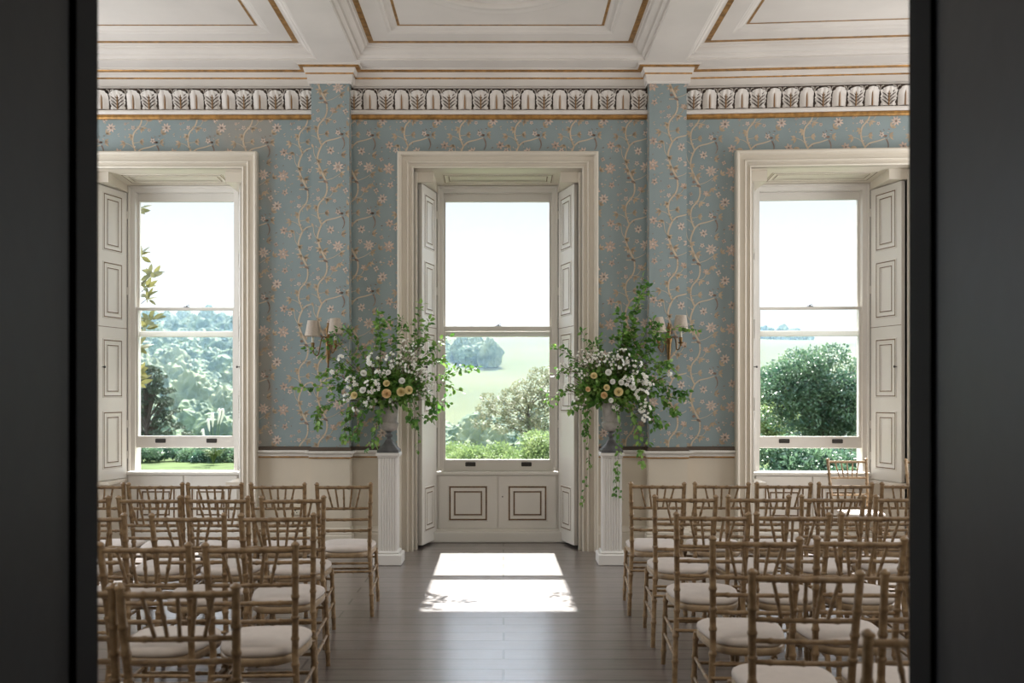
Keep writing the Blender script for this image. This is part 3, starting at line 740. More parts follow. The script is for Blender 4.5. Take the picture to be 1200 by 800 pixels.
def arrangement(X, Y, side, tips, blooms, roses, seed, lab):
    R = random.Random(seed)
    Z = 1.021 + .46; root = empty('flower_arrangement', (X, Y, Z)); tag(root, lab, 'flowers', 'pair of wild flower arrangements')
    o = Vector((X, Y, Z))
    mats = [STEM, LEAF, LEAFL]
    for path, L, dens in tips:
        pts = [o + Vector((R.uniform(-.03, .03), R.uniform(-.03, .03), -.03))]
        n = len(path)
        for i, (px, py, yy) in enumerate(path): pts.append(px2w(px, py, Y + yy))
        m = M(); spray(m, pts, R, L=L * 1.5, mi=1 if R.random() < .5 else 2, dens=dens * 1.25, start=.2 if n < 4 else .12)
        for q in range(int(4 * dens)):   # side twigs
            P = spline(pts, 6); k = R.randint(len(P) // 3, len(P) - 3); t = (P[k + 1] - P[k]).normalized(); d = (t + rv(R) * .9).normalized(); l_ = R.uniform(.06, .14)
            spray(m, [P[k], P[k] + d * l_ * .5 + rv(R) * .01, P[k] + d * l_ + rv(R) * .02], R, L=L * 1.2, mi=1, dens=dens, start=0, rad=.0016)
        m.build('leafy_branch', mats, root)
    # leafy body
    m = M(); cz = Z + .13
    for k in range(280):
        d = rv(R); d.z = d.z * .8 + .15
        d = d.normalized(); q = R.uniform(.45, 1.0)
        e_ = o + Vector((d.x * .33 * q, d.y * .2 * q - .03, .13 + d.z * .25 * q))
        s_ = o + Vector((R.uniform(-.05, .05), R.uniform(-.04, .04), .02)); mid = s_.lerp(e_, .5) + Vector((0, 0, .03))
        spray(m, [s_, mid, e_], R, L=.046, mi=1 if R.random() < .62 else 2, dens=1.1, start=.35, rad=.0018)
    m.build('foliage', mats, root)
    cols_ = {'w': PETALW, 'c': PETALC, 'p': PETALP}
    for px, py, r, c in roses:
        r *= .72 if c == 'w' else .9
        p = px2w(px, py, Y - .25 + R.uniform(0, .03)); face = Vector((R.uniform(-.3, .3), -1, R.uniform(-.1, .5)))
        m = M(); rose(m, p, face, r, R, 0); m.tube([p - face.normalized() * r * .2, p - face.normalized() * .1, o], .0025, 5, 1, False)
        ro = m.build('rose', [cols_[c], STEM], root); ro['label'] = {'w': 'white garden rose', 'c': 'cream yellow garden rose', 'p': 'peach garden rose'}[c]
    for px, py, n, sp_, r in blooms:
        n = int(n * 1.8 + .5); r *= 1.15; sp_ *= 1.1
        m = M(); c0 = px2w(px, py, Y - .2 + R.uniform(-.03, .06))
        for k in range(n):
            v = rv(R); p = c0 + Vector((v.x * sp_, v.y * sp_ * .5 - .01, v.z * sp_))
            daisy(m, p, Vector((v.x * .8, -1, v.z * .8 + .3)), r * R.uniform(.8, 1.2), R, 5, 0, 2); m.tube([p, p.lerp(o, .25) + Vector((0, .04, 0))], .0015, 4, 1, False)
        m.build('white_blossom', [PETALW, STEM, PETALC], root)
B = lambda *a: a
tipsL = [([(420, 452, -.05), (385, 452, -.02), (349, 455, 0)], .036, 1), ([(415, 440, -.02), (390, 420, 0), (358, 409, .02)], .034, .8), ([(430, 425, 0), (418, 405, .02), (407, 387, .05)], .036, 1),
         ([(446, 425, .02), (446, 395, .04), (443, 367, .05)], .040, 1.3), ([(436, 430, -.05), (438, 405, .0), (448, 378, .02)], .034, 1), ([(470, 425, .03), (487, 400, .05), (493, 356, .08)], .036, 1.1),
         ([(475, 425, -.05), (494, 402, 0), (503, 374, .02)], .038, 1.2), ([(485, 430, 0), (510, 405, .05), (527, 394, .08)], .038, 1.1), ([(490, 445, 0), (525, 438, .03), (560, 430, .05)], .030, 1.1),
         ([(490, 455, -.05), (515, 448, 0), (540, 459, .02)], .032, .8), ([(480, 462, -.08), (505, 462, -.05), (517, 476, -.05)], .036, 1), ([(430, 460, -.08), (400, 468, -.06), (376, 478, -.04), (372, 500, -.04)], .036, 1.1),
         ([(425, 468, -.08), (408, 485, -.08), (402, 515, -.07)], .036, 1.3), ([(435, 470, -.12), (422, 492, -.12), (416, 512, -.1)], .034, 1.2), ([(447, 468, -.13), (443, 488, -.13), (438, 520, -.12)], .036, 1.0),
         ([(478, 465, -.05), (488, 485, 0), (490, 528, .1)], .028, .6), ([(485, 455, -.05), (503, 470, 0), (508, 492, 0)], .036, 1.2), ([(425, 440, -.1), (395, 432, -.08), (375, 440, -.08)], .036, 1.2),
         ([(480, 435, -.05), (505, 425, 0), (518, 418, .02)], .034, 1.2), ([(460, 420, 0), (466, 395, 0), (472, 385, 0)], .034, 1.3), ([(418, 430, -.05), (400, 405, -.05), (383, 400, -.04)], .034, 1),
         ([(470, 470, -.13), (480, 483, -.12), (486, 494, -.1)], .034, 1.3)]
rosesL = [(453, 461, .046, 'p'), (470, 459, .044, 'c'), (479, 457, .042, 'c'), (453, 449, .034, 'c'), (426, 437, .040, 'w'), (425, 457, .040, 'w'), (455, 436, .032, 'w'), (471, 446, .040, 'w'), (415, 463, .036, 'c')]
bloomsL = [B(399, 419, 3, .02, .018), B(389, 436, 2, .008, .02), B(407, 466, 4, .03, .018), B(437, 421, 7, .05, .018), B(436, 452, 10, .06, .016), B(446, 438, 8, .05, .015), B(483, 430, 10, .06, .013),
           B(462, 422, 12, .07, .013), B(495, 440, 10, .06, .013), B(412, 448, 7, .05, .016), B(434, 470, 8, .05, .015), B(500, 462, 6, .05, .013), B(490, 412, 7, .06, .011), B(478, 404, 6, .05, .011), B(460, 470, 4, .03, .015), B(418, 478, 3, .03, .014), B(505, 450, 5, .04, .012)]
tipsR = [([(728, 420, 0), (745, 370, .05), (750, 345, .05), (753, 325, .05)], .040, 1.1), ([(725, 425, 0), (738, 385, .02), (748, 350, .03), (760, 336, .03)], .036, 1.2), ([(722, 425, -.05), (730, 395, 0), (725, 366, .02)], .040, 1.5),
         ([(735, 430, -.03), (752, 400, 0), (765, 375, .03)], .040, 1.6), ([(735, 435, -.06), (760, 410, -.03), (772, 385, -.02)], .038, 1.6), ([(735, 440, -.05), (765, 410, 0), (790, 385, .05), (808, 383, .1)], .038, .8),
         ([(705, 430, 0), (692, 410, .03), (682, 388, .05)], .032, 1.2), ([(710, 425, 0), (702, 412, .02), (699, 400, .03)], .034, 1.3), ([(695, 435, 0), (672, 420, .05), (652, 406, .08)], .032, 1), ([(690, 450, 0), (668, 455, .03), (641, 469, .06)], .030, 1.2),
         ([(690, 445, 0), (670, 435, .02), (650, 440, .03)], .030, 1.2), ([(745, 448, -.08), (775, 450, -.06), (804, 466, -.05)], .038, 1.5), ([(745, 455, -.1), (770, 462, -.08), (793, 482, -.07)], .038, 1.2), ([(740, 462, -.12), (757, 475, -.1), (773, 496, -.08)], .040, 1.4),
         ([(735, 470, -.13), (742, 485, -.13), (748, 505, -.12), (752, 545, -.12)], .034, .9), ([(700, 465, -.1), (688, 482, -.08), (684, 506, -.06)], .034, 1.3), ([(695, 460, -.05), (688, 500, 0), (690, 540, .02), (683, 590, .03)], .026, .55),
         ([(722, 470, -.14), (726, 500, -.14), (724, 540, -.13), (722, 578, -.13)], .026, .8), ([(750, 430, 0), (775, 425, .02), (795, 440, .02)], .034, .8), ([(728, 430, 0), (737, 405, .02), (742, 380, .03)], .042, 1.8),
         ([(700, 440, -.05), (685, 430, -.05), (672, 428, -.03)], .034, 1.4), ([(700, 455, -.1), (680, 465, -.08), (668, 480, -.06)], .034, 1.2), ([(745, 440, -.05), (770, 432, -.03), (784, 424, 0)], .036, 1.5)]
rosesR = [(696, 440, .034, 'c'), (713, 436, .040, 'w'), (728, 448, .036, 'w'), (718, 447, .034, 'w'), (711, 454, .032, 'c'), (708, 463, .034, 'p'), (725, 459, .044, 'c'), (737, 445, .034, 'w'), (716, 469, .032, 'w'), (742, 454, .036, 'w'), (689, 456, .026, 'p')]
bloomsR = [B(753, 443, 8, .045, .018), B(737, 446, 8, .045, .017), B(722, 475, 4, .025, .018), B(752, 462, 8, .05, .017), B(756, 478, 8, .05, .015), B(722, 425, 10, .06, .013), B(742, 428, 12, .07, .014), B(700, 420, 12, .07, .012), B(683, 418, 8, .06, .011),
           B(676, 440, 8, .06, .012), B(730, 415, 8, .05, .012), B(668, 455, 6, .05, .012), B(760, 450, 5, .04, .016), B(785, 438, 2, .012, .016), B(680, 470, 5, .05, .012), B(757, 490, 5, .03, .014), B(712, 418, 8, .05, .011), B(660, 432, 5, .05, .010)]
arrangement(PL[0], PL[1], 'left', tipsL, bloomsL, rosesL, 11, 'wild arrangement with peach and cream roses in the urn left of the middle window')
arrangement(PR[0], PR[1], 'right', tipsR, bloomsR, rosesR, 23, 'taller trailing arrangement of white flowers in the urn right of the middle window')

# ------------------------------------------------------------------ wall sconces
def sconce(X, shades, side):
    Yp = YW - PD; z0, z1 = 1.81, 2.25
    root = empty('wall_sconce', (X, Yp, 1.95)); tag(root, 'brass twin arm wall sconce with two cream shades on the %s pilaster' % side, 'wall light', 'pair of brass sconces')
    m = M(); prof = [(.004, 0), (.010, .01), (.007, .03), (.012, .06), (.020, .16), (.026, .24), (.034, .27), (.036, .285), (.024, .30), (.014, .32), (.020, .345), (.026, .37), (.018, .40), (.008, .42), (.011, .432), (0, .445)]
    m.lathe((X, Yp - .022, z0), prof, 16); m.box(X - .012, X + .012, Yp - .02, Yp + .002, z0 + .1, z0 + .4)
    m.build('backplate', BRASS, root)
    for k, (sx, sz, tilt) in enumerate(shades):
        c = Vector((sx, Yp - .17, sz)); bz = sz - .19; sg = 1 if sx > X else -1
        m = M(); st = Vector((X, Yp - .05, z0 + .27))
        pts = [st, st + Vector((sg * .03, -.02, .03)), st + Vector((sg * .05, -.05, .0)), Vector((X + (sx - X) * .6, c.y + .03, bz - .055)), Vector((sx - sg * .02, c.y, bz - .06)), Vector((sx, c.y, bz - .02)), Vector((sx, c.y, bz))]
        m.tube(spline(pts, 5), .0055, 8); m.build('arm', BRASS, root)
        m = M(); m.lathe((sx, c.y, bz), [(0, -.03), (.008, -.028), (.012, -.02), (.008, -.01), (.026, 0), (.028, .006), (.012, .012), (.016, .03), (.018, .05), (.012, .055), (0, .055)], 16); m.build('candle_cup', BRASS, root)
        m = M(); m.lathe((sx, c.y, bz + .05), [(.0, 0), (.012, 0), (.012, .085), (0, .085)], 14); m.build('candle_tube', CANDLE, root)
        m = M(); n = 32; rows = []
        rot = Matrix.Rotation(tilt, 3, 'Y')
        for r, z in ((.072, -.075), (.0745, -.075), (.0735, -.068), (.052, .068), (.052, .075), (.0495, .075), (.0495, .068), (.0705, -.068)):
            rows.append([c + rot @ Vector((r * math.cos(t), r * math.sin(t), z)) for t in (2 * PI * q / n for q in range(n))])
        m.grid(rows, 0, True, closed_u=True, closed_v=True); m.build('lamp_shade', SHADE, root)
sconce(-1.71, [(-1.828, 2.183, .03), (-1.612, 2.205, -.03)], 'left')
sconce(1.612, [(1.487, 2.215, -.14), (1.70, 2.235, .02)], 'right')

# ------------------------------------------------------------------ chairs
def bamboo(m, pts, r, nodes, mi=0, n=8):
    """tube along a polyline with raised rings at the given fractions"""
    P = [Vector(p) for p in pts]; seg = [(P[i + 1] - P[i]).length for i in range(len(P) - 1)]; T = sum(seg)
    def at(t):
        d = t * T
        for i, s_ in enumerate(seg):
            if d <= s_ or i == len(seg) - 1: return P[i].lerp(P[i + 1], min(1, d / s_))
            d -= s_
    ts = {0.0: r, 1.0: r}
    a = 0
    for s_ in seg[:-1]: a += s_; ts[a / T] = r
    for t in nodes:
        w_ = .006 / T
        for dt, k in ((-2.2, 1.0), (-1, 1.18), (0, 1.3), (1, 1.18), (2.2, 1.0)): ts[min(1, max(0, t + dt * w_))] = r * k
    K = sorted(ts); m.tube([at(t) for t in K], [ts[t] for t in K], n, mi)
def outline(t, grow=0.0):
    """rounded trapezoid seat plan, wider at the front (+y)"""
    c, s_ = math.cos(t), math.sin(t); e = .62
    x = math.copysign(abs(c) ** e, c); y = math.copysign(abs(s_) ** e, s_)
    hw = .183 + .028 * y
    return x * (hw + grow), .005 + y * (.205 + grow)
def make_chair():
    root = empty('chiavari_chair'); L_ = True
    for s in (-1, 1):
        foot = (s * .196, -.265, 0); seat = (s * .172, -.195, .45); top = (s * .186, -.268, .925)
        m = M(); bamboo(m, [foot, (s * .184, -.222, .25), seat, (s * .176, -.215, .62), top], .0148, (.16, .30, .44, .56, .66, .76, .86))
        m.lathe(top, [(.0148, -.004), (.0185, .0), (.0185, .006), (.013, .012), (.006, .017), (0, .018)], 10)
        m.build('back_leg', WOOD, root, L_)
        m = M(); bamboo(m, [(s * .198, .205, 0), (s * .186, .175, .405)], .0138, (.2, .45, .7, .92)); m.build('front_leg', WOOD, root, L_)
        m = M()
        for z in (.17, .27):
            a = Vector((s * (.196 - .024 * z / .45), -.265 + .07 * z / .45, z)); b = Vector((s * (.198 - .012 * z / .43), .205 - .03 * z / .43, z + .01))
            bamboo(m, [a, b], .0085, (.33, .66), n=6)
        m.build('side_stretcher', WOOD, root, L_)
    def back(z):
        if z < .62: f = (z - .45) / .17; return .172 + .004 * f, -.195 - .02 * f
        f = (z - .62) / .305; return .176 + .010 * f, -.215 - .053 * f
    for z in (.905, .755, .675, .595):
        x, y = back(z); m = M()
        bamboo(m, [(-x, y, z), (-x * .5, y - .006, z), (0, y - .008, z), (x * .5, y - .006, z), (x, y, z)], .0098 if z < .8 else .0115, (.18, .5, .82) if z < .8 else (.2, .4, .6, .8)); m.build('back_rail', WOOD, root, L_)
    x1, y1 = back(.905); x2, y2 = back(.755)
    for k in range(5):
        u = (k - 2) / 2; m = M()
        bamboo(m, [(u * x1 * .62, y1 - .006, .905), (u * x2 * .44, y2 - .006, .755)], .0072, (.5,), n=6); m.build('spindle', WOOD, root, L_)
    m = M()
    bamboo(m, [(-.188, -.236, .31), (.188, -.236, .31)], .0085, (.33, .66), n=6); bamboo(m, [(-.180, -.214, .365), (.180, -.214, .365)], .0085, (.33, .66), n=6); m.build('rear_stretcher', WOOD, root, L_)
    m = M()
    bamboo(m, [(-.192, .192, .25), (.192, .192, .25)], .0085, (.33, .66), n=6); bamboo(m, [(-.190, .18, .34), (.190, .18, .34)], .0085, (.33, .66), n=6); m.build('front_stretcher', WOOD, root, L_)
    n = 40
    m = M(); rows = []
    for g, z in ((-.03, .398), (-.004, .398), (.003, .404), (.004, .428), (-.002, .435), (-.03, .435)):
        rows.append([(*outline(2 * PI * k / n, g), z) for k in range(n)])
    m.grid(rows, 0, True, closed_u=True); m.face(list(reversed(rows[0]))); m.face(rows[-1]); m.build('seat_frame', PIPING, root, L_)
    m = M(); rows = []
    for g, z in ((-.008, .435), (.0, .440), (.004, .450), (.001, .462), (-.012, .471), (-.04, .478), (-.09, .483), (-.15, .484)):
        rows.append([(*outline(2 * PI * k / n, g), z) for k in range(n)])
    m.grid(rows, 0, True, closed_u=True); m.face(rows[-1], 0, True); m.build('seat_cushion', SEATF, root, L_)
    return root
ROWS_L = [(566, [(372.6, 433), (296, 355), (222, 281), (153, 211), (84, 142)]), (581.6, [(308, 377.5), (220.5, 289), (141, 208.5), (56, 124.6)]),
          (602, [(284, 366), (180.5, 260), (64, 144)]), (636.5, [(242.6, 344), (118, 220)]), (686, [(142.5, 274), (-2, 130)])]
ROWS_R = [(565.5, [(740, 801), (815.6, 876), (888.7, 948.5), (961, 1021), (1035, 1095)]), (580.5, [(769, 837), (854, 923.7), (940.5, 1011), (1027, 1098)]),
          (601, [(793.5, 876), (888, 970), (988, 1068)]), (629.6, [(837, 935), (959, 1058)]), (669, [(884.5, 1005), (1038.5, 1160)]), (741, [(1019, 1186)])]
ordn = ['first', 'second', 'third', 'fourth', 'fifth', 'sixth']
proto = None; R = random.Random(5); chairs = []
for blk, rows in (('left', ROWS_L), ('right', ROWS_R)):
    for ri, (py, posts) in enumerate(rows):
        for ci, (a, b) in enumerate(posts):
            if proto is None: proto = make_chair(); o = proto
            else: o = copy_tree(proto)
            Yt = (EYE - .935) * F / (py - PY)
            X = ((a + b) / 2 - PX) / F * Yt
            o.location = (X, Yt + .268, 0)
            rz = R.uniform(-.035, .035) + (.05 if blk == 'left' and ci == 0 else 0)
            if blk == 'right' and ri == 4 and ci == 0: rz = -.05
            if blk == 'right': rz -= .03
            o.rotation_euler = (0, 0, rz)
            # keep the back over its measured place when the chair is turned
            o.location.x -= math.sin(rz) * .268
            off_r = ['', ' beside the aisle'][ci == 0]
            col = 'beside the aisle' if ci == 0 else ordn[ci] + ' from the aisle'
            tag(o, 'limewashed chair with ivory pad, %s block, %s row from the windows, %s' % (blk, ordn[ri], col), 'chair', 'rows of chiavari chairs in the %s block' % blk)
            chairs.append(o)
for k, (X, Y, rz) in enumerate(((3.30, 8.32, PI + .03), (3.99, 8.25, PI - .1))):
    o = copy_tree(proto); o.location = (X, Y, 0); o.rotation_euler = (0, 0, rz)
    tag(o, ('limewashed chair facing the room, backed against the right window sill', 'limewashed chair facing the room beneath the open right shutter')[k], 'chair', 'chairs facing the rows by the right window')

# ------------------------------------------------------------------ outdoors
GRASS = mat('lawn_grass', (0.05, 0.075, 0.025), 0.9, 0.25, 0.8, 0.3, 8, spec=0.05)
FIELD = mat('hill_pasture', (0.095, 0.105, 0.06), 1.0, 0.12, 0.02, 0, 1, spec=0.0)
BARK = mat('tree_bark', (0.07, 0.055, 0.045), 0.9, 0.3, 6, 0.4, 12)
FAR = [mat('far_foliage_%s' % n, c, 0.85, 0, 0.9, 0.9, 1.2, col2=c2) for n, c, c2 in (('a', (0.10, 0.15, 0.05), (0.03, 0.06, 0.025)), ('b', (0.14, 0.19, 0.075), (0.04, 0.075, 0.03)), ('c', (0.17, 0.20, 0.09), (0.06, 0.09, 0.04)))]
TREEG = mat('deciduous_leaf', (0.15, 0.24, 0.13), 0.36, 0, 1.1, col2=(0.03, 0.085, 0.055), trans=0.35, spec=0.7)
TREEP = mat('pale_spring_leaf', (0.24, 0.30, 0.12), 0.6, 0, 1.2, col2=(0.13, 0.20, 0.07), trans=0.4)
TREEB = mat('bronze_pale_leaf', (0.26, 0.26, 0.17), 0.6, 0, 1.2, col2=(0.14, 0.16, 0.09), trans=0.35)
CEDAR = mat('cedar_needles', (0.075, 0.10, 0.06), 0.7, 0, 1.5, col2=(0.02, 0.04, 0.02), trans=0.15)
MAG = mat('magnolia_leaf', (0.20, 0.18, 0.055), 0.3, 0, 6, col2=(0.11, 0.11, 0.035), trans=0.3)
PLUME = mat('pampas_plume', (0.8, 0.78, 0.7), 0.8, 0.05, 5, trans=0.3)

def sstep(a, b, x): t = min(1, max(0, (x - a) / (b - a))); return t * t * (3 - 2 * t)
def ground(x, y):
    d = math.hypot(x, y); th = x / max(y, 1)
    z = -1.9
    z += -10.5 * sstep(48, 130, d)
    top = 42 - 4.5 * sstep(-.12, -.26, th) - 7 * sstep(.12, .34, th)
    z += (top + 12.4) * sstep(120, 620, d) * (1.0)
    z += 2.5 * sstep(100, 300, d) * noise.noise(Vector((x * .006, y * .006, 0)))
    return z
m = M(); rows = []
dist = [10.2, 20, 30, 40, 50, 60, 75, 90, 110, 130, 155, 180, 210, 240, 275, 310, 350, 390, 430, 480, 530, 580, 630, 700, 800]
for d in dist: rows.append([(d * math.tan(a), d, ground(d * math.tan(a), d)) for a in (math.radians(-42 + 84 * i / 56) for i in range(57))])
m.grid(rows[:7], 0, True); lawn = m.build('ground_lawn', GRASS); struct(lawn, 'sunlit lawn outside the windows', 'lawn')
m = M(); m.grid(rows[6:], 0, True); struct(m.build('ground_hillside', FIELD), 'hazy green valley and far hillside', 'hill')

# far trees: four crown shapes shared by many trees
def ico_blob(R, seed, flat=1.0, lobes=.35):
    import bmesh
    bm = bmesh.new(); bmesh.ops.create_icosphere(bm, subdivisions=4, radius=1)
    m = M(); off = Vector((seed * 7.1, seed * 3.3, 1))
    for v in bm.verts:
        p = v.co.copy(); n1 = noise.noise(p * 1.6 + off); n2 = noise.noise(p * 4.2 + off); n3 = noise.noise(p * 9 + off)
        r = 1 + lobes * n1 + .28 * abs(n2) + .12 * n3
        q = p * r; q.z *= flat; q.z = max(q.z, -.75 * flat) + .8 * flat
        m.v.append(q)
    for f in bm.faces: m.f.append(tuple(v.index for v in f.verts)); m.m.append(0); m.sm.append(False)
    bm.free(); m.tube([(0, 0, -.4), (0, 0, .3)], .1, 6, 1); return m
protos = []
for k in range(5):
    o = ico_blob(1, k + 1, (1.0, .85, 1.25, 1.0, .9)[k]).build('far_tree', [FAR[k % 3], BARK]); protos.append(o)
used = set(); RT = random.Random(77); count = 0
def far_tree(x, y, r, k, label, group):
    p = protos[k]
    if k not in used: o = p; used.add(k)
    else: o = p.copy(); C.objects.link(o)
    o.location = (x, y, ground(x, y) - .1 * r); o.scale = (r, r * RT.uniform(.9, 1.1), r * RT.uniform(.9, 1.25)); o.rotation_euler = (0, 0, RT.uniform(0, 6.28))
    tag(o, label, 'tree', group)
d = 160.0
while d < 640:
    r0_ = 3.6 + d * .0035; t = -.445 + RT.uniform(0, .01)
    while t < -.262:
        far_tree((t + RT.uniform(-.003, .003)) * d, d + RT.uniform(-4, 4), r0_ * RT.uniform(.8, 1.25), RT.randint(0, 4), 'hazy tree of the dense wood on the far hill, through the left window', 'trees of the wood on the far hill')
        t += 2.15 * r0_ / d
    d += 2.1 * r0_ * (1 + d / 600)
def clump(px0, px1, d0, d1, n, r0, r1, label, group):
    for i in range(n):
        dd = RT.uniform(d0, d1); px = RT.uniform(px0, px1); far_tree((px - PX) / F * dd, dd, RT.uniform(r0, r1), RT.randint(0, 4), label, group)
clump(480, 576, 350, 400, 30, 3.2, 4.8, 'hazy tree of the dark copse on the pasture, through the middle window', 'trees of the copse on the pasture')
clump(480, 700, 600, 606, 44, 1.6, 2.4, 'tiny hazy tree of the ridge hedge on the skyline', 'trees of the ridge hedge')
clump(480, 700, 140, 190, 40, 2.6, 4.2, 'hazy tree in the valley bottom, through the middle window', 'trees in the valley bottom')
clump(860, 948, 560, 600, 22, 3, 4.6, 'hazy tree on the ridge, through the right window', 'trees on the right ridge')
clump(985, 1080, 590, 600, 5, 2.8, 3.6, 'hazy tree spaced along the right skyline', 'trees spaced along the right skyline')
clump(850, 1060, 150, 230, 26, 3, 4.5, 'hazy tree in the valley behind the big leafy tree', 'valley trees behind the big tree')

def leafy(name, loc, H, clumps, nleaf, L, lm, label, cat='tree', trunk=.25, seed=1, group=None, flat=.7, branches=True):
    """clumps: list of (dx, dy, dz, r) leaf masses; leaves sit on and in them, branches reach each"""
    R = random.Random(seed); root = empty(name, loc); tag(root, label, cat, group); o = Vector(loc)
    m = M(); tr = [o, o + Vector((.1, 0, H * .3)), o + Vector((-.1, 0, H * .55)), o + Vector((0, 0, H * .8))]
    m.tube(tr, [trunk, trunk * .75, trunk * .5, trunk * .15], 10)
    if branches:
        for dx, dy, dz, r in clumps:
            b = o + Vector((dx, dy, dz)); s_ = o + Vector((0, 0, max(H * .15, min(dz * .7, H * .75))))
            m.tube(spline([s_, s_.lerp(b, .5) + Vector((0, 0, r * .15)), b], 3), [trunk * .28, trunk * .24, trunk * .2, trunk * .16, trunk * .12, trunk * .1, trunk * .05], 5)
    m.build('trunk', BARK, root)
    m = M(); tot = sum(c[3] ** 2 for c in clumps)
    for dx, dy, dz, r in clumps:
        c = o + Vector((dx, dy, dz))
        for k in range(int(nleaf * r * r / tot)):
            v = rv(R); q = R.uniform(.55, 1.08); p = c + Vector((v.x * r * q, v.y * r * q, v.z * r * q * flat))
            leaf(m, p, (v + rv(R) * .8), rv(R), L * R.uniform(.6, 1.3), L * R.uniform(.4, .7), 0)
    m.build('crown', lm, root)
def blobs(R, n, rx, ry, z0, z1, r0, r1):
    out = []
    for k in range(n):
        while True:
            v = Vector((R.uniform(-1, 1), R.uniform(-1, 1), R.uniform(-1, 1)))
            if v.length < 1: break
        out.append((v.x * rx, v.y * ry, (z0 + z1) / 2 + v.z * (z1 - z0) / 2, R.uniform(r0, r1)))
    return out
Rb = random.Random(9)
def gp(px, d): x = (px - PX) / F * d; return (x, d, ground(x, d))
# big leafy tree through the right window
bl = blobs(Rb, 60, 3.6, 2.2, 1.0, 6.4, .8, 1.35)
leafy('broadleaf_tree', gp(965, 52), 5.0, bl, 30000, .17, TREEG, 'large round dark green tree filling the right window', trunk=.3, seed=3)
bl = blobs(Rb, 26, 1.9, 1.6, .8, 3.6, .6, 1.0)
leafy('broadleaf_tree', gp(893, 56), 3.2, bl, 8000, .17, TREEP, 'pale green smaller tree left of the big dark tree', trunk=.2, seed=4)
for i, (px, d, wd, lab) in enumerate(((915, 27, 1.6, 'glossy shrub under the right window, left of the window chairs'), (985, 26, 1.7, 'glossy shrub under the right window, behind the chair backs'), (1060, 27, 1.6, 'glossy shrub under the right shutter'))):
    leafy('rhododendron', gp(px, d), 1.2, blobs(Rb, 24, wd, 1.0, .3, 1.95, .35, .6), 9000, .12, TREEG, lab, 'shrub', trunk=.08, seed=20 + i, group='shrubs under the right window')
# hedge on the left lawn
for i, px in enumerate((60, 110, 160, 210, 260, 310)):
    leafy('laurel_bush', gp(px, 46 + (i % 2)), .6, blobs(Rb, 18, 1.5, .7, .1, .62, .3, .5), 5000, .12, TREEG, 'dark laurel bush in the low hedge across the left lawn', 'shrub', trunk=.06, seed=30 + i, group='laurel hedge on the left lawn')
# bare-ish pale tree and bushes through the middle window
bl = [((x - 620) / F * 62, dy, EYE - (y - PY) / F * 62 - ground((620 - PX) / F * 62, 62), r) for x, y, dy, r in
      ((632, 440, 0, .8), (645, 455, .5, 1.0), (612, 455, -.5, .8), (598, 465, .5, .8), (628, 468, 0, .9), (585, 478, 0, .8), (605, 488, .5, .9), (640, 490, -.5, 1.1), (570, 480, .5, .7), (565, 495, 0, .7), (620, 500, 0, .9), (650, 470, .5, 1.0), (655, 435, .5, .8), (590, 500, .2, .7), (665, 450, 0, 1.), (670, 480, 0, 1.2), (572, 466, 0, .5), (610, 474, 0, .7))]
leafy('airy_tree', gp(620, 62), 4.6, bl, 9000, .16, TREEB, 'pale airy spring tree with visible branches through the middle window', trunk=.16, seed=5)
spec = [(530, 38, 1.5, 'left of the others'), (556, 36, 1.3, 'second from the left'), (582, 37, 1.4, 'in the middle'), (608, 36, 1.3, 'second from the right'), (640, 33, 1.9, 'taller one on the right')]
for i, (px, d, h, w_) in enumerate(spec):
    g = gp(px, d); zt_ = EYE - ((512 if i < 4 else 492) + (i * 7) % 11 - PY) / F * d - g[2]
    leafy('garden_shrub', g, zt_ * .6, blobs(Rb, 22, .95, .8, .3, zt_ - .4, .4, .65), 7000, .10, TREEP, 'pale green garden shrub outside the middle window, ' + w_, 'shrub', trunk=.07, seed=40 + i, group='pale shrubs outside the middle window')
# cedar through the left window
Rc = random.Random(12); base = gp(172, 92); zb_ = base[2]
bl = []
for k in range(0, 15, 1):
    z = (EYE - (430 + k * 6.6 + (k % 2) * 3 - PY) / F * 92) - zb_; wd = (.7 + 3.3 * (k / 14) ** .8) * (1 if k % 2 else .72)
    for s in (1, -1):
        for q in range(1, 4): bl.append((s * wd * q / 3 * Rc.uniform(.8, 1.15) + .3, Rc.uniform(-1.2, 1.2), z - .15 * q * Rc.uniform(.2, 1.5), Rc.uniform(.42, .6)))
leafy('cedar_tree', base, EYE - (424 - PY) / F * 92 - zb_, bl, 11000, .2, CEDAR, 'tall dark cedar with layered boughs through the left window', trunk=.38, seed=6, flat=.3)
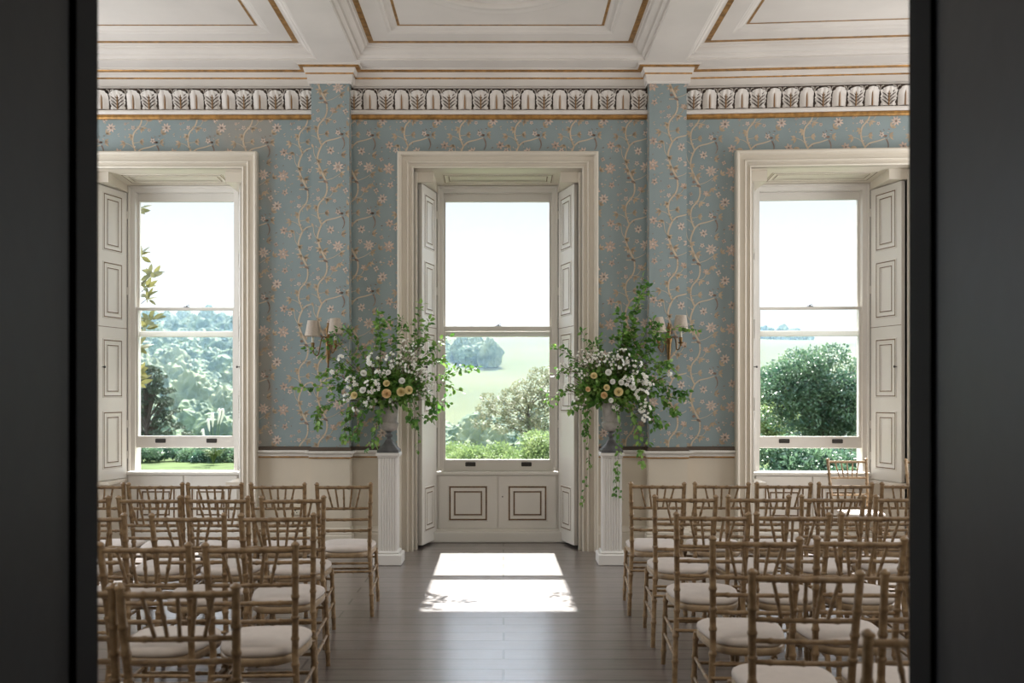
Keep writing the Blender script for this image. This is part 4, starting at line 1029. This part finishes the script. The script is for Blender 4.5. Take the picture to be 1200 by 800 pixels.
# magnolia beside the left window
root = empty('magnolia_tree', (-5.5, 12.2, -1.9)); tag(root, 'magnolia with large glossy leaves at the edge of the left window', 'tree')
m = M(); m.tube(spline([(-5.5, 12.2, -1.9), (-5.45, 12.2, 0), (-5.6, 12.2, 2.0), (-5.5, 12.2, 4.4)], 5), [.10, .10, .09, .09, .08, .08, .08, .07, .07, .07, .06, .06, .05, .04, .03, .02], 10)
m.build('trunk', BARK, root); Rm = random.Random(8)
for (x, y) in ((178, 322), (170, 338), (172, 350), (166, 300), (176, 376), (170, 386), (164, 436), (163, 448), (162, 246), (163, 405)):
    e_ = px2w(x, y, 12.0 + Rm.uniform(-.2, .2)); s_ = Vector((-5.5, 12.2, e_.z - .4)); m = M()
    m.tube(spline([s_, s_.lerp(e_, .6) + Vector((0, 0, -.05)), e_], 4), [.018, .016, .014, .012, .010, .008, .006, .005, .004], 6, 1)
    for k in range(8):
        d_ = Vector((math.cos(k * .85) * .8, rv(Rm).y * .8, math.sin(k * .85) * .7 + .45)); leaf(m, e_ + rv(Rm) * .03, d_, Vector((0, -1, .4)) + rv(Rm) * .5, Rm.uniform(.13, .21), .065, 0, .2, .15)
    m.build('leafy_branch', [MAG, BARK], root)
# pampas plumes
base = gp(250, 44); root = empty('pampas_grass', base); tag(root, 'pampas grass with white arching plumes through the left window', 'grass'); bm_ = Vector(base); m = M(); Rp = random.Random(3)
for k in range(160):
    a = Rp.uniform(0, 6.28); l_ = Rp.uniform(.5, 1.0); m.tube([bm_, bm_ + Vector((math.cos(a) * .25 * l_, math.sin(a) * .25 * l_, .7 * l_)), bm_ + Vector((math.cos(a) * .7 * l_, math.sin(a) * .7 * l_, .75 * l_))], [.012, .01, .002], 3)
m.build('leaf_tuft', TREEP, root)
for k, (tx, ty) in enumerate(((249, 484), (257, 479), (261, 479), (244, 491), (238, 503))):
    t_ = px2w(tx, ty, 44); m = M(); m.tube(spline([bm_, bm_.lerp(t_, .6), t_ + Vector((0, 0, -.1)), t_], 4), .012, 5, 1); m.tube(spline([bm_.lerp(t_, .72), t_ + Vector((.02, 0, -.25)), t_, t_ + Vector((-.12, 0, -.15))], 4), [.01, .03, .045, .055, .06, .06, .055, .05, .045, .04, .03, .02, .01], 7, 0)
    m.build('plume', [PLUME, TREEP], root)

# valley haze: a real bounded volume of thin scattering air
def haze():
    m = M(); m.box(-520, 520, 85, 720, -40, 75); o = m.build('valley_haze', bpy.data.materials.new('haze')); mt = o.data.materials[0]; mt.use_nodes = True; N, L = nodes_of(mt); N.clear()
    out = N.new('ShaderNodeOutputMaterial'); v = N.new('ShaderNodeVolumeScatter'); v.inputs['Color'].default_value = (0.15, 0.235, 0.31, 1); v.inputs['Density'].default_value = HAZE; v.inputs['Anisotropy'].default_value = 0.0
    L.new(v.outputs[0], out.inputs['Volume']); tag(o, 'thin blue summer haze in the valley and over the far hill', 'haze', None, 'stuff')
HAZE = 0.0017
haze()
